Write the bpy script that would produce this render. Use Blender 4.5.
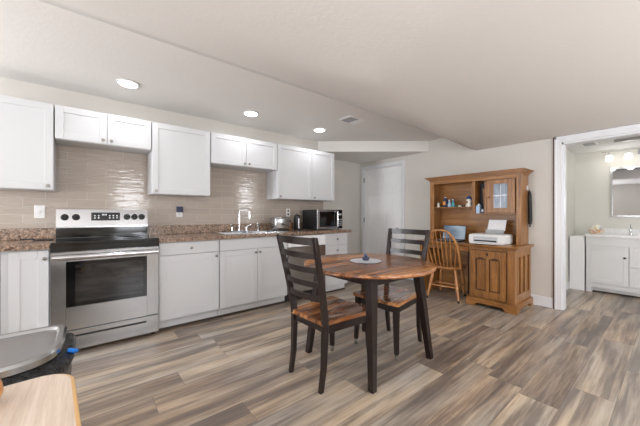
import bpy, bmesh, math, random
from mathutils import Vector, Matrix
random.seed(7)
PI = math.pi
for o in list(bpy.data.objects): bpy.data.objects.remove(o)
SC = bpy.context.scene
C = SC.collection

# ------------------------------------------------------------------ camera
cam = bpy.data.cameras.new('camera'); camo = bpy.data.objects.new('camera', cam); C.objects.link(camo)
cam.lens = 16.2; cam.sensor_width = 36; cam.clip_start = 0.05; cam.shift_y = 1 / 640
camo.location = (0, 0, 1.15)
camo.rotation_euler = (PI / 2, 0, -math.atan2(.6289, .7775))
SC.camera = camo

# ------------------------------------------------------------------ light / exposure
w = bpy.data.worlds.new('world'); SC.world = w; w.use_nodes = True
w.node_tree.nodes['Background'].inputs[0].default_value = (.9, .95, 1, 1)
w.node_tree.nodes['Background'].inputs[1].default_value = .4
SC.view_settings.view_transform = 'Standard'; SC.view_settings.look = 'None'
SC.view_settings.gamma = 1; SC.view_settings.use_curve_mapping = False
SC.view_settings.exposure = 0.18

def area(name, loc, rot, sx, sy, power, col=(1, 1, 1), shape='RECTANGLE', spread=PI):
    l = bpy.data.lights.new(name, 'AREA'); l.shape = shape; l.size = sx; l.size_y = sy
    l.energy = power; l.color = col; l.spread = spread
    o = bpy.data.objects.new(name, l); C.objects.link(o); o.location = loc; o.rotation_euler = rot
    return o
# fill light set at added, unseen windows behind the camera
CW = (.96, .987, 1.04)
area('fill_south', (1.02, -2.88, 1.35), (PI / 2, 0, 0), .7, 1.3, 30, CW)
area('fill_west', (-4.08, 2.6, 1.35), (PI / 2, 0, -PI / 2), 1.5, 1.3, 92, CW)
area('fill_west', (-4.08, -1.5, 1.35), (PI / 2, 0, -PI / 2), 1.6, 1.3, 50, CW)
# added fill lights outside the view: three facing up, one for tile highlights
area('fill_up', (-1.0, -1.2, .9), (PI, 0, 0), 1.2, 1.2, 78, CW)
area('fill_up', (2.2, -1.8, .9), (PI, 0, 0), 1.2, 1.2, 40, CW)
area('fill_up', (-2.2, 2.9, .8), (PI, 0, 0), .9, .9, 27, CW)
area('tile_highlight_fill', (4.15, -1.62, 1.65), (PI / 2, 0, 0), .3, .8, 14, CW)
CANS = [(.295, 3.194, 2.36), (1.532, 3.213, 2.36), (2.597, 3.222, 2.36)]
FILL_DOWN = [(.83, -1.0, 2.075), (3.75, -1.0, 2.075), (2.3, -1.0, 2.075)]  # unseen lights added for fill and tile highlights

# ------------------------------------------------------------------ materials
def lin(c):
    return tuple(((x / 255) / 12.92 if x / 255 <= .04045 else ((x / 255 + .055) / 1.055) ** 2.4) for x in c) + (1,)
class M:
    def __init__(s, name, col=(200, 200, 200), rough=.5, metal=0.0, spec=.5, coat=0.0):
        s.m = bpy.data.materials.new(name); s.m.use_nodes = True; s.nt = s.m.node_tree
        s.b = s.nt.nodes['Principled BSDF']
        s.b.inputs['Base Color'].default_value = lin(col); s.b.inputs['Roughness'].default_value = rough
        s.b.inputs['Metallic'].default_value = metal; s.b.inputs['Specular IOR Level'].default_value = spec
        s.b.inputs['Coat Weight'].default_value = coat; s.b.inputs['Coat Roughness'].default_value = .08
    def n(s, t, **k):
        nd = s.nt.nodes.new(t)
        for a, v in k.items():
            if hasattr(nd, a): setattr(nd, a, v)
            else: nd.inputs[a.replace('_', ' ')].default_value = v
        return nd
    def l(s, a, b): s.nt.links.new(a, b)
    def coord(s, scale=(1, 1, 1), loc=(0, 0, 0), rot=(0, 0, 0)):
        t = s.n('ShaderNodeTexCoord'); mp = s.n('ShaderNodeMapping')
        mp.inputs['Scale'].default_value = scale; mp.inputs['Location'].default_value = loc; mp.inputs['Rotation'].default_value = rot
        s.l(t.outputs['Object'], mp.inputs['Vector']); return mp.outputs['Vector']
    def noise(s, vec, scale=5, detail=4, rough=.6, dist=0):
        nd = s.n('ShaderNodeTexNoise'); s.l(vec, nd.inputs['Vector'])
        nd.inputs['Scale'].default_value = scale; nd.inputs['Detail'].default_value = detail
        nd.inputs['Roughness'].default_value = rough; nd.inputs['Distortion'].default_value = dist
        return nd.outputs['Fac']
    def ramp(s, fac, stops, interp='LINEAR'):
        nd = s.n('ShaderNodeValToRGB'); cr = nd.color_ramp; cr.interpolation = interp
        while len(cr.elements) < len(stops): cr.elements.new(.5)
        for e, (p, c) in zip(cr.elements, stops): e.position = p; e.color = lin(c)
        s.l(fac, nd.inputs['Fac']); return nd.outputs['Color']
    def mix(s, fac, a, b, mode='MIX'):
        nd = s.n('ShaderNodeMix'); nd.data_type = 'RGBA'; nd.blend_type = mode
        for v, i in ((fac, 0), (a, 6), (b, 7)):
            if isinstance(v, (int, float)): nd.inputs[i].default_value = v
            elif isinstance(v, tuple): nd.inputs[i].default_value = v
            else: s.l(v, nd.inputs[i])
        return nd.outputs[2]
    def math(s, op, a, b=0.0):
        nd = s.n('ShaderNodeMath'); nd.operation = op
        for v, i in ((a, 0), (b, 1)):
            if isinstance(v, (int, float)): nd.inputs[i].default_value = v
            else: s.l(v, nd.inputs[i])
        return nd.outputs[0]
    def bump(s, h, strength=.2, dist=.01):
        nd = s.n('ShaderNodeBump'); nd.inputs['Strength'].default_value = strength; nd.inputs['Distance'].default_value = dist
        s.l(h, nd.inputs['Height']); s.l(nd.outputs['Normal'], s.b.inputs['Normal']); return nd
    def base(s, c): s.l(c, s.b.inputs['Base Color'])
    def emit(s, col, st):
        s.b.inputs['Emission Color'].default_value = lin(col); s.b.inputs['Emission Strength'].default_value = st

MT = {}
def paint(key, col, rough=.5, bs=.08, sc=60):
    m = M(key, col, rough); v = m.coord()
    m.bump(m.noise(v, sc, 3), bs, .004)
    d = m.noise(v, 1.7, 2)
    m.base(m.mix(m.math('MULTIPLY', d, .12), lin(col), lin(tuple(c * .93 for c in col))))
    MT[key] = m.m
paint('wall_paint', (214, 210, 203), .85, .12, 90)
paint('ceiling_paint', (231, 228, 224), .9, .35, 45)
paint('bath_wall_paint', (226, 225, 217), .8)
paint('white_paint', (244, 244, 245), .38, .02)
paint('trim_white', (228, 229, 232), .4, .02)
paint('cabinet_white', (209, 210, 212), .36, .015)
paint('vanity_white', (226, 226, 226), .4, .015)
def plain(key, col, rough=.5, metal=0.0, spec=.5, coat=0.0, emit=None, vary=.06, sc=25):
    m = M(key, col, rough, metal, spec, coat); v = m.coord()
    f = m.noise(v, sc, 3)
    m.base(m.mix(f, lin(tuple(c * (1 - vary) for c in col)), lin(tuple(min(255, c * (1 + vary)) for c in col))))
    if emit: m.emit(*emit)
    MT[key] = m.m; return m
plain('black_gloss', (14, 14, 15), .08); plain('black_matte', (26, 25, 26), .55); plain('black_plastic', (30, 30, 32), .35)
plain('knob_nickel', (150, 146, 140), .28, 1.0); plain('chrome', (225, 226, 230), .08, 1.0)
plain('sink_steel', (205, 208, 212), .25, 1.0); plain('hinge', (90, 88, 86), .4, 1.0)
plain('white_plastic', (238, 238, 238), .35); plain('plate_white', (206, 211, 220), .3); plain('printer_grey', (205, 206, 208), .4); plain('grey_plastic', (170, 172, 175), .4)
plain('paper', (244, 246, 250), .8); plain('dark_display', (20, 22, 24), .1)
plain('display_mark', (205, 210, 212), .4, emit=((205, 215, 220), .15))
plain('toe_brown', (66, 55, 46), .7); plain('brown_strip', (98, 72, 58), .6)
plain('silver_frame', (190, 190, 190), .3, 1.0); plain('blue_plastic', (20, 120, 215), .4)
plain('blue_glaze', (45, 80, 130), .25); plain('teal_glaze', (80, 160, 170), .25); plain('cream_ceramic', (232, 228, 215), .2)
plain('navy', (42, 50, 78), .5); plain('amber', (196, 130, 50), .3, coat=.4); plain('gold_brown', (140, 95, 45), .4)
plain('green_glaze', (60, 110, 80), .35); plain('orange_petal', (225, 150, 70), .6); plain('yellow_petal', (232, 205, 110), .6)
plain('pink_petal', (225, 170, 165), .6); plain('light_blue', (175, 200, 225), .5)
plain('espresso', (31, 20, 17), .34, spec=.4, coat=.12, vary=.15); plain('glide_steel', (150, 148, 140), .25, .8)
plain('bath_ceiling', (235, 235, 235), .8)
plain('lamp_on', (255, 255, 255), .5, emit=((255, 250, 240), 14.0), vary=0)
plain('bath_lamp_on', (255, 255, 255), .5, emit=((255, 250, 242), 1.3), vary=0)
plain('carpet_dark', (60, 56, 52), .9)

def steel(key, col=(176, 176, 178), rough=.3, sc=(1, 1, 60)):
    m = M(key, col, rough, 1.0); v = m.coord(sc)
    n = m.noise(v, 12, 4, .7)
    m.base(m.mix(n, lin(tuple(c * .9 for c in col)), lin(tuple(min(255, c * 1.06) for c in col))))
    m.l(m.math('ADD', m.math('MULTIPLY', n, .12), rough - .06), m.b.inputs['Roughness'])
    m.b.inputs['Anisotropic'].default_value = .4
    MT[key] = m.m
steel('steel', (172, 172, 173), .22); steel('steel_handle', (205, 205, 207), .2); steel('bin_steel', (190, 192, 194), .22, (1, 40, 1))

def wood(key, cols, axis='x', scale=1.0, rough=.35, coat=.2, grain=14, streak=1.0, bs=.05):
    """cols dark->light; axis = grain direction"""
    m = M(key, cols[1], rough, coat=coat)
    st = {'x': (.9, grain, grain), 'y': (grain, .9, grain), 'z': (grain, grain, .9)}[axis]
    v = m.coord(tuple(a * scale for a in st))
    a = m.noise(v, 1.0, 5, .62, 1.2 * streak)
    c = m.ramp(a, [(.28, cols[0]), (.5, cols[1]), (.72, cols[2])])
    v2 = m.coord(tuple(a * scale * 5 for a in st)); f = m.noise(v2, 1.5, 3, .7)
    c = m.mix(.25, c, m.ramp(f, [(.35, cols[0]), (.6, cols[2])]))
    m.base(c); m.bump(f, bs, .003); MT[key] = m.m
OAKC = [(94, 57, 24), (148, 97, 46), (186, 132, 70)]
wood('oak_z', OAKC, 'z', 1.6); wood('oak_y', OAKC, 'y', 1.6); wood('oak_x', OAKC, 'x', 1.6)
wood('oak_back', [(112, 69, 33), (152, 102, 53), (184, 134, 78)], 'y', 1.2)
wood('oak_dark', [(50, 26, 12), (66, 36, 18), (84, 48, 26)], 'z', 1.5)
wood('windsor_oak', [(126, 76, 38), (172, 114, 62), (200, 144, 86)], 'z', 2, .35, .3)
wood('laminate', [(186, 166, 148), (206, 188, 171), (220, 205, 190)], 'y', 2.2, .45, 0, 22, 1.6, .03)
wood('laminate_edge', [(205, 158, 98), (218, 172, 110), (226, 184, 126)], 'y', 2, .35, .2)

def acacia(key, axis='x', coat=.6, rough=.22, sw=.085, orange=0.0):
    m = M(key, (140, 80, 45), rough, coat=coat)
    t = m.coord()
    sep = m.n('ShaderNodeSeparateXYZ'); m.l(t, sep.inputs[0])
    across = sep.outputs['Y' if axis == 'x' else 'X']
    cell = m.math('FLOOR', m.math('DIVIDE', across, sw))
    wn = m.n('ShaderNodeTexWhiteNoise'); wn.noise_dimensions = '1D'; m.l(cell, wn.inputs['W'])
    st = (1.6, 26, 26) if axis == 'x' else (26, 1.6, 26)
    v = m.coord(st)
    nd = m.n('ShaderNodeTexNoise'); nd.noise_dimensions = '4D'; m.l(v, nd.inputs['Vector'])
    m.l(m.math('MULTIPLY', cell, 3.7), nd.inputs['W'])
    nd.inputs['Scale'].default_value = 1.3; nd.inputs['Detail'].default_value = 5; nd.inputs['Distortion'].default_value = .7
    f = m.math('ADD', m.math('MULTIPLY', nd.outputs['Fac'], .75), m.math('MULTIPLY', wn.outputs['Value'], .3))
    c = m.ramp(f, [(.28, (70, 40, 22)), (.42, (124, 76, 42)), (.56, (164, 106, 60)), (.7, (194, 136, 84)), (.86, (220, 172, 118))])
    m.base(c); MT[key] = m.m
acacia('acacia_table', 'x', .15, .26, .1); acacia('acacia_seat', 'x', .5, .2, .07)

# granite
m = M('granite', (150, 120, 95), .18, coat=.3); v = m.coord()
vo = m.n('ShaderNodeTexVoronoi'); m.l(v, vo.inputs['Vector']); vo.inputs['Scale'].default_value = 110
sp = m.n('ShaderNodeSeparateColor'); m.l(vo.outputs['Color'], sp.inputs[0])
c1 = m.ramp(sp.outputs[0], [(.0, (46, 38, 34)), (.25, (92, 74, 62)), (.5, (146, 118, 98)), (.75, (182, 160, 142)), (1, (216, 206, 196))], 'CONSTANT')
c2 = m.ramp(m.noise(v, 22, 4), [(.35, (100, 78, 64)), (.65, (196, 166, 142))])
m.base(m.mix(.4, c1, c2)); MT['granite'] = m.m

# tile backsplash (3 x 12 in running bond) on plane XZ
m = M('tile', (186, 172, 157), .1); t = m.n('ShaderNodeTexCoord')
sep = m.n('ShaderNodeSeparateXYZ'); m.l(t.outputs['Object'], sep.inputs[0])
cmb = m.n('ShaderNodeCombineXYZ'); m.l(sep.outputs['X'], cmb.inputs[0]); m.l(sep.outputs['Z'], cmb.inputs[1])
br = m.n('ShaderNodeTexBrick'); m.l(cmb.outputs[0], br.inputs['Vector'])
br.inputs['Scale'].default_value = 1; br.inputs['Brick Width'].default_value = .305; br.inputs['Row Height'].default_value = .0762
br.inputs['Mortar Size'].default_value = .0022; br.inputs['Mortar Smooth'].default_value = .2
br.inputs['Color1'].default_value = lin((176, 163, 151)); br.inputs['Color2'].default_value = lin((181, 169, 157)); br.inputs['Mortar'].default_value = lin((196, 187, 177))
m.base(br.outputs['Color'])
wv = m.coord((7, 1, 34)); h = m.noise(wv, 1.0, 2, .5, .5)
hh = m.math('SUBTRACT', m.math('MULTIPLY', h, 1.0), m.math('MULTIPLY', br.outputs['Fac'], .5))
m.bump(hh, .55, .004)
m.l(m.math('ADD', m.math('MULTIPLY', br.outputs['Fac'], .5), .09), m.b.inputs['Roughness'])
MT['tile'] = m.m

# floor planks
m = M('floor_planks', (160, 140, 120), .35)
sep = m.n('ShaderNodeSeparateXYZ'); m.l(m.coord(), sep.inputs[0])
PW, PL = .205, 1.2
ry = m.math('DIVIDE', m.math('SUBTRACT', sep.outputs['Y'], .025), PW); row = m.math('FLOOR', ry)
wn = m.n('ShaderNodeTexWhiteNoise'); wn.noise_dimensions = '1D'; m.l(m.math('ADD', row, 21.7), wn.inputs['W'])
rx = m.math('DIVIDE', m.math('ADD', sep.outputs['X'], m.math('MULTIPLY', wn.outputs['Value'], PL)), PL); col = m.math('FLOOR', rx)
pid = m.math('ADD', m.math('MULTIPLY', row, 7.31), m.math('MULTIPLY', col, 3.17))
wn2 = m.n('ShaderNodeTexWhiteNoise'); wn2.noise_dimensions = '1D'; m.l(pid, wn2.inputs['W']); rnd = wn2.outputs['Value']
fy_, fx_ = m.math('FRACT', ry), m.math('FRACT', rx)
dy = m.math('MULTIPLY', m.math('MINIMUM', fy_, m.math('SUBTRACT', 1.0, fy_)), PW)
dx = m.math('MULTIPLY', m.math('MINIMUM', fx_, m.math('SUBTRACT', 1.0, fx_)), PL)
gap = m.math('LESS_THAN', m.math('MINIMUM', dx, dy), .0014)
def n4(vec, scale, detail, wmul, dist=0, rough=.6):
    nd = m.n('ShaderNodeTexNoise'); nd.noise_dimensions = '4D'; m.l(vec, nd.inputs['Vector'])
    m.l(m.math('MULTIPLY', rnd, wmul), nd.inputs['W'])
    nd.inputs['Scale'].default_value = scale; nd.inputs['Detail'].default_value = detail; nd.inputs['Distortion'].default_value = dist; nd.inputs['Roughness'].default_value = rough
    return nd.outputs['Fac']
big = n4(m.coord((1.1, 7, 1)), 1.0, 3, 31.0, .15)
fine = n4(m.coord((2.6, 60, 1)), 1.0, 5, 17.0, .1, .72)
smudge = n4(m.coord((.75, 13, 1)), 1.0, 4, 43.0, .1)
tone = m.math('ADD', m.math('MULTIPLY', big, .7), m.math('ADD', m.math('MULTIPLY', m.math('SUBTRACT', rnd, .5), .2), .15))
tone = m.math('ADD', tone, m.math('MULTIPLY', m.math('SUBTRACT', fine, .5), .62))
c = m.ramp(tone, [(.27, (106, 90, 78)), (.4, (148, 128, 110)), (.5, (174, 153, 130)), (.62, (196, 176, 151)), (.78, (214, 199, 180))])
hue = n4(m.coord((.9, 4, 1)), 1.0, 1, 53.0)
c = m.mix(m.ramp(hue, [(.38, (0, 0, 0)), (.58, (255, 255, 255))]), c, m.mix(1.0, c, lin((226, 236, 252)), 'MULTIPLY'))
c = m.mix(m.ramp(smudge, [(.49, (0, 0, 0)), (.6, (220, 220, 220))]), c, lin((94, 86, 82)))
knots = n4(m.coord((6, 14, 1)), 1.0, 2, 7.0, .3)
c = m.mix(m.ramp(knots, [(.68, (0, 0, 0)), (.78, (120, 120, 120))]), c, lin((112, 82, 58)))
c = m.mix(m.math('MULTIPLY', gap, .6), c, lin((84, 72, 62)))
m.base(c)
m.bump(m.math('SUBTRACT', m.math('MULTIPLY', fine, .3), gap), .25, .002)
m.l(m.math('ADD', m.math('MULTIPLY', fine, .2), .24), m.b.inputs['Roughness'])
MT['floor_planks'] = m.m

# glass-like
m = M('oven_glass', (34, 33, 33), .06); m.base(m.ramp(m.noise(m.coord((2, 2, 9)), 2, 2), [(.3, (22, 22, 23)), (.7, (50, 48, 47))])); MT['oven_glass'] = m.m
m = M('mirror_glass', (186, 187, 190), .03, 1.0); MT['mirror_glass'] = m.m
m = M('cooktop_glass', (16, 16, 17), .1); MT['cooktop_glass'] = m.m
plain('burner_ring', (66, 66, 68), .2)
m = M('cabinet_glass', (150, 165, 182), .08, 0); m.base(m.ramp(m.noise(m.coord((9, 30, 3)), 1, 3, .6, 1), [(.3, (92, 106, 122)), (.7, (170, 184, 200))])); MT['cabinet_glass'] = m.m
m = M('laptop_screen', (60, 90, 110), .1); m.base(m.ramp(m.noise(m.coord((2, 3, 4), (.3, 0, 0)), 1.4, 1), [(.3, (70, 92, 112)), (.6, (176, 196, 212))])); m.b.inputs['Emission Strength'].default_value = 0; MT['laptop_screen'] = m.m
m = M('bag_black', (12, 12, 14), .22); v = m.coord(); m.bump(m.noise(v, 26, 3, .6, 2), 1.0, .02); MT['bag_black'] = m.m
m = M('window_glass', (225, 235, 245), .1); m.emit((235, 242, 255), 2.0); MT['window_glass'] = m.m  # glowing pane for the added, unseen windows
m = M('floral_ceramic', (240, 236, 228), .3); c = m.ramp(m.noise(m.coord(), 28, 1), [(.42, (242, 238, 230)), (.5, (232, 190, 110)), (.56, (214, 120, 90)), (.62, (242, 238, 230))]); m.base(c); MT['floral_ceramic'] = m.m

# ------------------------------------------------------------------ mesh helpers
def tag(o, label=None, cat=None, group=None, kind=None):
    if label: o['label'] = label
    if cat: o['category'] = cat
    if group: o['group'] = group
    if kind: o['kind'] = kind
    return o
ORG = {}
def thing(name, label, cat, loc=(0, 0, 0), rz=0.0, group=None, local=False):
    """Empty at the thing's base; children meshes given in world coords unless local"""
    o = bpy.data.objects.new(name, None); C.objects.link(o); o.empty_display_size = .05
    o.location = loc; o.rotation_euler = (0, 0, rz)
    ORG[o.name] = Vector((0, 0, 0)) if local else Vector(loc)
    return tag(o, label, cat, group)
class B:
    def __init__(s): s.bm = bmesh.new()
    def box(s, x0, x1, y0, y1, z0, z1, bev=0.0, seg=1, mat=None):
        v = [s.bm.verts.new((x, y, z)) for x in (x0, x1) for y in (y0, y1) for z in (z0, z1)]
        f = [s.bm.faces.new([v[i] for i in q]) for q in ((0, 1, 3, 2), (4, 6, 7, 5), (0, 4, 5, 1), (2, 3, 7, 6), (0, 2, 6, 4), (1, 5, 7, 3))]
        if bev: 
            es = list({e for q in f for e in q.edges})
            r = bmesh.ops.bevel(s.bm, geom=es, offset=bev, segments=seg, affect='EDGES', profile=.5)
            v = list({x for q in r['faces'] for x in q.verts} | {x for x in v if x.is_valid})
        if mat is not None:
            bmesh.ops.transform(s.bm, matrix=mat, verts=v)
        return s
    def cyl(s, p0, p1, r0, r1=None, seg=16, caps=True):
        return s.tube([p0, p1], [r0, r0 if r1 is None else r1], seg, caps)
    def tube(s, pts, rad, seg=12, caps=True, closed=False, sq=None):
        pts = [Vector(p) for p in pts]; n = len(pts)
        if not isinstance(rad, (list, tuple)): rad = [rad] * n
        rings = []; up = None
        for i, p in enumerate(pts):
            if closed: d = pts[(i + 1) % n] - pts[i - 1]
            else: d = pts[min(i + 1, n - 1)] - pts[max(i - 1, 0)]
            d.normalize()
            if up is None:
                up = Vector((0, 0, 1)) if abs(d.z) < .9 else Vector((1, 0, 0))
            a = d.cross(up)
            if a.length < 1e-5: a = d.cross(Vector((0, 1, 0)))
            a.normalize(); b = a.cross(d).normalized(); up = b
            ring = []
            for k in range(seg):
                th = 2 * PI * (k + .5) / seg
                ca, sb = math.cos(th), math.sin(th)
                if sq: ca *= sq[0]; sb *= sq[1]
                ring.append(s.bm.verts.new(p + (a * ca + b * sb) * rad[i]))
            rings.append(ring)
        for i in range(n if closed else n - 1):
            r0, r1 = rings[i], rings[(i + 1) % n]
            for k in range(seg):
                s.bm.faces.new((r0[k], r0[(k + 1) % seg], r1[(k + 1) % seg], r1[k]))
        if caps and not closed:
            s.bm.faces.new(rings[0][::-1]); s.bm.faces.new(rings[-1])
        return s
    def lathe(s, prof, c=(0, 0, 0), seg=24, sy=1.0):
        rings = []
        for r, z in prof:
            rings.append([s.bm.verts.new((c[0] + max(r, 1e-4) * math.cos(2 * PI * k / seg), c[1] + sy * max(r, 1e-4) * math.sin(2 * PI * k / seg), c[2] + z)) for k in range(seg)])
        for a, b in zip(rings, rings[1:]):
            for k in range(seg): s.bm.faces.new((a[k], a[(k + 1) % seg], b[(k + 1) % seg], b[k]))
        s.bm.faces.new(rings[0][::-1]); s.bm.faces.new(rings[-1]); return s
    def prism(s, pts, lo, hi, axis='z'):
        def P(a, b, h): return {'z': (a, b, h), 'x': (h, a, b), 'y': (a, h, b)}[axis]
        A = [s.bm.verts.new(P(a, b, lo)) for a, b in pts]; D = [s.bm.verts.new(P(a, b, hi)) for a, b in pts]
        s.bm.faces.new(A[::-1]); s.bm.faces.new(D)
        n = len(pts)
        for k in range(n): s.bm.faces.new((A[k], A[(k + 1) % n], D[(k + 1) % n], D[k]))
        return s
    def loft(s, secs, caps=True):
        R = [[s.bm.verts.new(p) for p in q] for q in secs]; n = len(R[0])
        for a, b in zip(R, R[1:]):
            for k in range(n): s.bm.faces.new((a[k], a[(k + 1) % n], b[(k + 1) % n], b[k]))
        if caps: s.bm.faces.new(R[0][::-1]); s.bm.faces.new(R[-1])
        return s
    def done(s, name, mat, parent=None, label=None, smooth=False, kind=None, bevel=0.0):
        bmesh.ops.recalc_face_normals(s.bm, faces=s.bm.faces)
        me = bpy.data.meshes.new(name)
        o = bpy.data.objects.new(name, me); C.objects.link(o)
        if parent is not None:
            org = ORG.get(parent.name, Vector((0, 0, 0)))
            bmesh.ops.translate(s.bm, verts=s.bm.verts, vec=-org)
            o.parent = parent; ORG[o.name] = org
        s.bm.to_mesh(me); s.bm.free()
        me.materials.append(MT[mat])
        if smooth:
            for p in me.polygons: p.use_smooth = True
            me.set_sharp_from_angle(angle=math.radians(40))
        if bevel:
            md = o.modifiers.new('bevel', 'BEVEL'); md.width = bevel; md.segments = 2; md.limit_method = 'ANGLE'
        if label: o['label'] = label
        if kind: o['kind'] = kind
        return o
def free(o, label, cat, group=None):
    """move a world-coordinate single mesh so its origin is at its base centre"""
    me = o.data; xs = [v.co for v in me.vertices]
    lo = Vector((min(v.x for v in xs), min(v.y for v in xs), min(v.z for v in xs))); hi = Vector((max(v.x for v in xs), max(v.y for v in xs), max(v.z for v in xs)))
    b = Vector(((lo.x + hi.x) / 2, (lo.y + hi.y) / 2, lo.z))
    me.transform(Matrix.Translation(-b)); o.location = b
    return tag(o, label, cat, group)
def copy_tree(o, parent=None):
    c = o.copy(); C.objects.link(c)
    if parent: c.parent = parent
    for ch in [x for x in o.children]: copy_tree(ch, c)
    return c
def bow(pts):  # smooth Catmull through pts
    P = [Vector(p) for p in pts]; P = [P[0] * 2 - P[1]] + P + [P[-1] * 2 - P[-2]]; out = []
    for i in range(1, len(P) - 2):
        for k in range(6):
            t = k / 6; a, b, c, d = P[i - 1:i + 3]
            out.append(.5 * ((2 * b) + (c - a) * t + (2 * a - 5 * b + 4 * c - d) * t * t + (3 * b - a - 3 * c + d) * t ** 3))
    out.append(P[-2]); return out

# ------------------------------------------------------------------ THE SETTING
ST = 'structure'
XW, YN, XE, YS = -4.2, 3.76, 4.42, -3.0
B().box(XW - .1, 6.5, YS - .1, 4.3, -.06, 0).done('floor', 'floor_planks', kind=ST)
B().prism([(XW, YN), (3.12, YN), (3.12, 4.11), (4.52, 4.11), (4.52, 4.25), (XW, 4.25)], 0, 2.5).done('wall_left', 'wall_paint', kind=ST)
DL, DR, DT = 4.03, 3.11, 2.055   # closet door opening
OL, OR, OT = .86, -1.05, 2.0     # bathroom opening
B().box(XE, XE + .12, DL, 4.11, 0, 2.5).box(XE, XE + .12, OL, DR, 0, 2.5).box(XE, XE + .12, DR, DL, DT, 2.5)\
   .box(XE, XE + .12, OR, OL, OT, 2.5).box(XE, XE + .12, YS, OR, 0, 2.5).done('wall_back', 'wall_paint', kind=ST)
# south and west walls, behind the camera, with openings cut for the added windows
B().box(XW, XE, YS - .12, YS, 0, .7).box(XW, XE, YS - .12, YS, 2.0, 2.5).box(XW, .66, YS - .12, YS, .7, 2.0).box(1.38, XE, YS - .12, YS, .7, 2.0).done('wall_right', 'wall_paint', kind=ST)
B().box(XW - .12, XW, YS, YN, 0, .7).box(XW - .12, XW, YS, YN, 2.0, 2.5).box(XW - .12, XW, YS, -2.3, .7, 2.0).box(XW - .12, XW, -.7, 1.85, .7, 2.0).box(XW - .12, XW, 3.35, YN, .7, 2.0).done('wall_front', 'wall_paint', kind=ST)
def wx(a, c_, y0, y1): return [(a, c_, y0, y1, .7, .76), (a, c_, y0, y1, 1.94, 2.0), (a, a + .05, y0, y1, .76, 1.94), (c_ - .05, c_, y0, y1, .76, 1.94), (a + .05, c_ - .05, y0, y1, 1.33, 1.37)]
WS = wx(.66, 1.38, YS - .08, YS - .03)
WW = [(y0, y1, a, c_, z0, z1) for a, c_, y0, y1, z0, z1 in wx(-2.3, -.7, XW - .08, XW - .03)]
WV = [(y0, y1, a, c_, z0, z1) for a, c_, y0, y1, z0, z1 in wx(1.85, 3.35, XW - .08, XW - .03)]
for nm, bx, gl in (('added_window_1', WS, (.68, 1.36, YS - .06, YS - .05, .72, 1.98)), ('added_window_2', WW, (XW - .06, XW - .05, -2.28, -.72, .72, 1.98)), ('added_window_3', WV, (XW - .06, XW - .05, 1.87, 3.33, .72, 1.98))):  # windows added out of view to go with the fill lights
    b = B()
    for q in bx: b.box(*q)
    f = b.done(nm, 'trim_white', kind=ST)
    B().box(*gl).done('pane', 'window_glass', f)
# ceilings
ZK, ZM, YE = 2.364, 2.078, 2.28
B().box(XW, XE + .02, YE, YN + .02, ZK, ZK + .08).done('ceiling', 'ceiling_paint', kind=ST)
# lowered corner with angled face under the kitchen ceiling
B().prism([(3.0, YN), (3.12, YN), (3.12, 4.11), (XE, 4.11), (XE, 2.585)], 2.19, ZK).done('ceiling', 'ceiling_paint', kind=ST)
# main ceiling: low flat field that rises in a soft slope to the kitchen ceiling's edge
FOLD = [(4.42, 1.84), (3.2, 1.72), (2.2, 1.52), (1.64, 1.30), (1.36, .80), (1.2, .3), (1.05, -.6), (1.0, -3.1)]
def fold_dist(x, y):
    best = 9; side = 1
    for (ax, ay), (bx, by) in zip(FOLD, FOLD[1:]):
        dx, dy = bx - ax, by - ay; t = max(0, min(1, ((x - ax) * dx + (y - ay) * dy) / (dx * dx + dy * dy)))
        px, py = ax + t * dx - x, ay + t * dy - y; d = math.hypot(px, py)
        if d < best: best = d; side = -(dx * (y - ay) - dy * (x - ax))
    return best if side > 0 else -best
def zc(x, y):
    d = fold_dist(x, y)
    if d <= 0: return ZM
    de = max(0.0, YE - y)
    f = d / (d + de + 1e-6)
    f = .45 * f + .55 * f * f * (3 - 2 * f)
    return ZM + (ZK - ZM) * f
b = B(); NX, NY = 90, 70; g = {}
xs = [XW + (XE + .02 - XW) * i / NX for i in range(NX + 1)]; ys = [YS + (YE - YS) * j / NY for j in range(NY + 1)]
for i, x in enumerate(xs):
    for j, y in enumerate(ys): g[i, j] = b.bm.verts.new((x, y, ZK if j == NY else zc(x, y)))
for i in range(NX):
    for j in range(NY): b.bm.faces.new((g[i, j], g[i, j + 1], g[i + 1, j + 1], g[i + 1, j]))
oc = b.done('ceiling', 'ceiling_paint', kind=ST)
for p in oc.data.polygons: p.use_smooth = True
md = oc.modifiers.new('thick', 'SOLIDIFY'); md.thickness = .08; md.offset = 1 if oc.data.polygons[0].normal.z > 0 else -1

# tile backsplash
B().box(XW, 3.10, 3.748, 3.7605, 1.0, 1.84).done('trim_1', 'tile', kind=ST)['label'] = 'glossy beige subway tile backsplash'
# baseboards
def baseb(name, x0, x1, y0, y1):
    B().box(x0, x1, y0, y1, 0, .125, .004).done(name, 'trim_white', kind=ST)
baseb('baseboard_back', XE - .015, XE, .945, DR - .062)
baseb('baseboard_left', 3.12, XE, 4.095, 4.11)
B().box(XE - .02, XE + .0, .925, .94, 0, 2.076).done('brown_line', 'brown_strip', kind=ST)  # narrow dark brown strip down the outer edge of the casing
# bath opening casing + jamb
b = B(); b.box(XE - .022, XE, OL, .925, 0, 2.076, .003).box(XE - .022, XE, OR - .065, OR, 0, 2.076, .003).box(XE - .022, XE, OR, OL, OT, 2.076, .003)
b.box(XE - .03, XE - .02, OL + .045, .925, 0, 2.076, .002).box(XE - .03, XE - .02, OR, .925, 2.045, 2.076, .002)
b.box(XE, XE + .12, OL - .018, OL + .001, 0, OT).box(XE, XE + .12, OR, OL, OT - .018, OT + .001).box(XE, XE + .12, OR - .001, OR + .018, 0, OT)
b.done('trim_3', 'trim_white', kind=ST)
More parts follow.
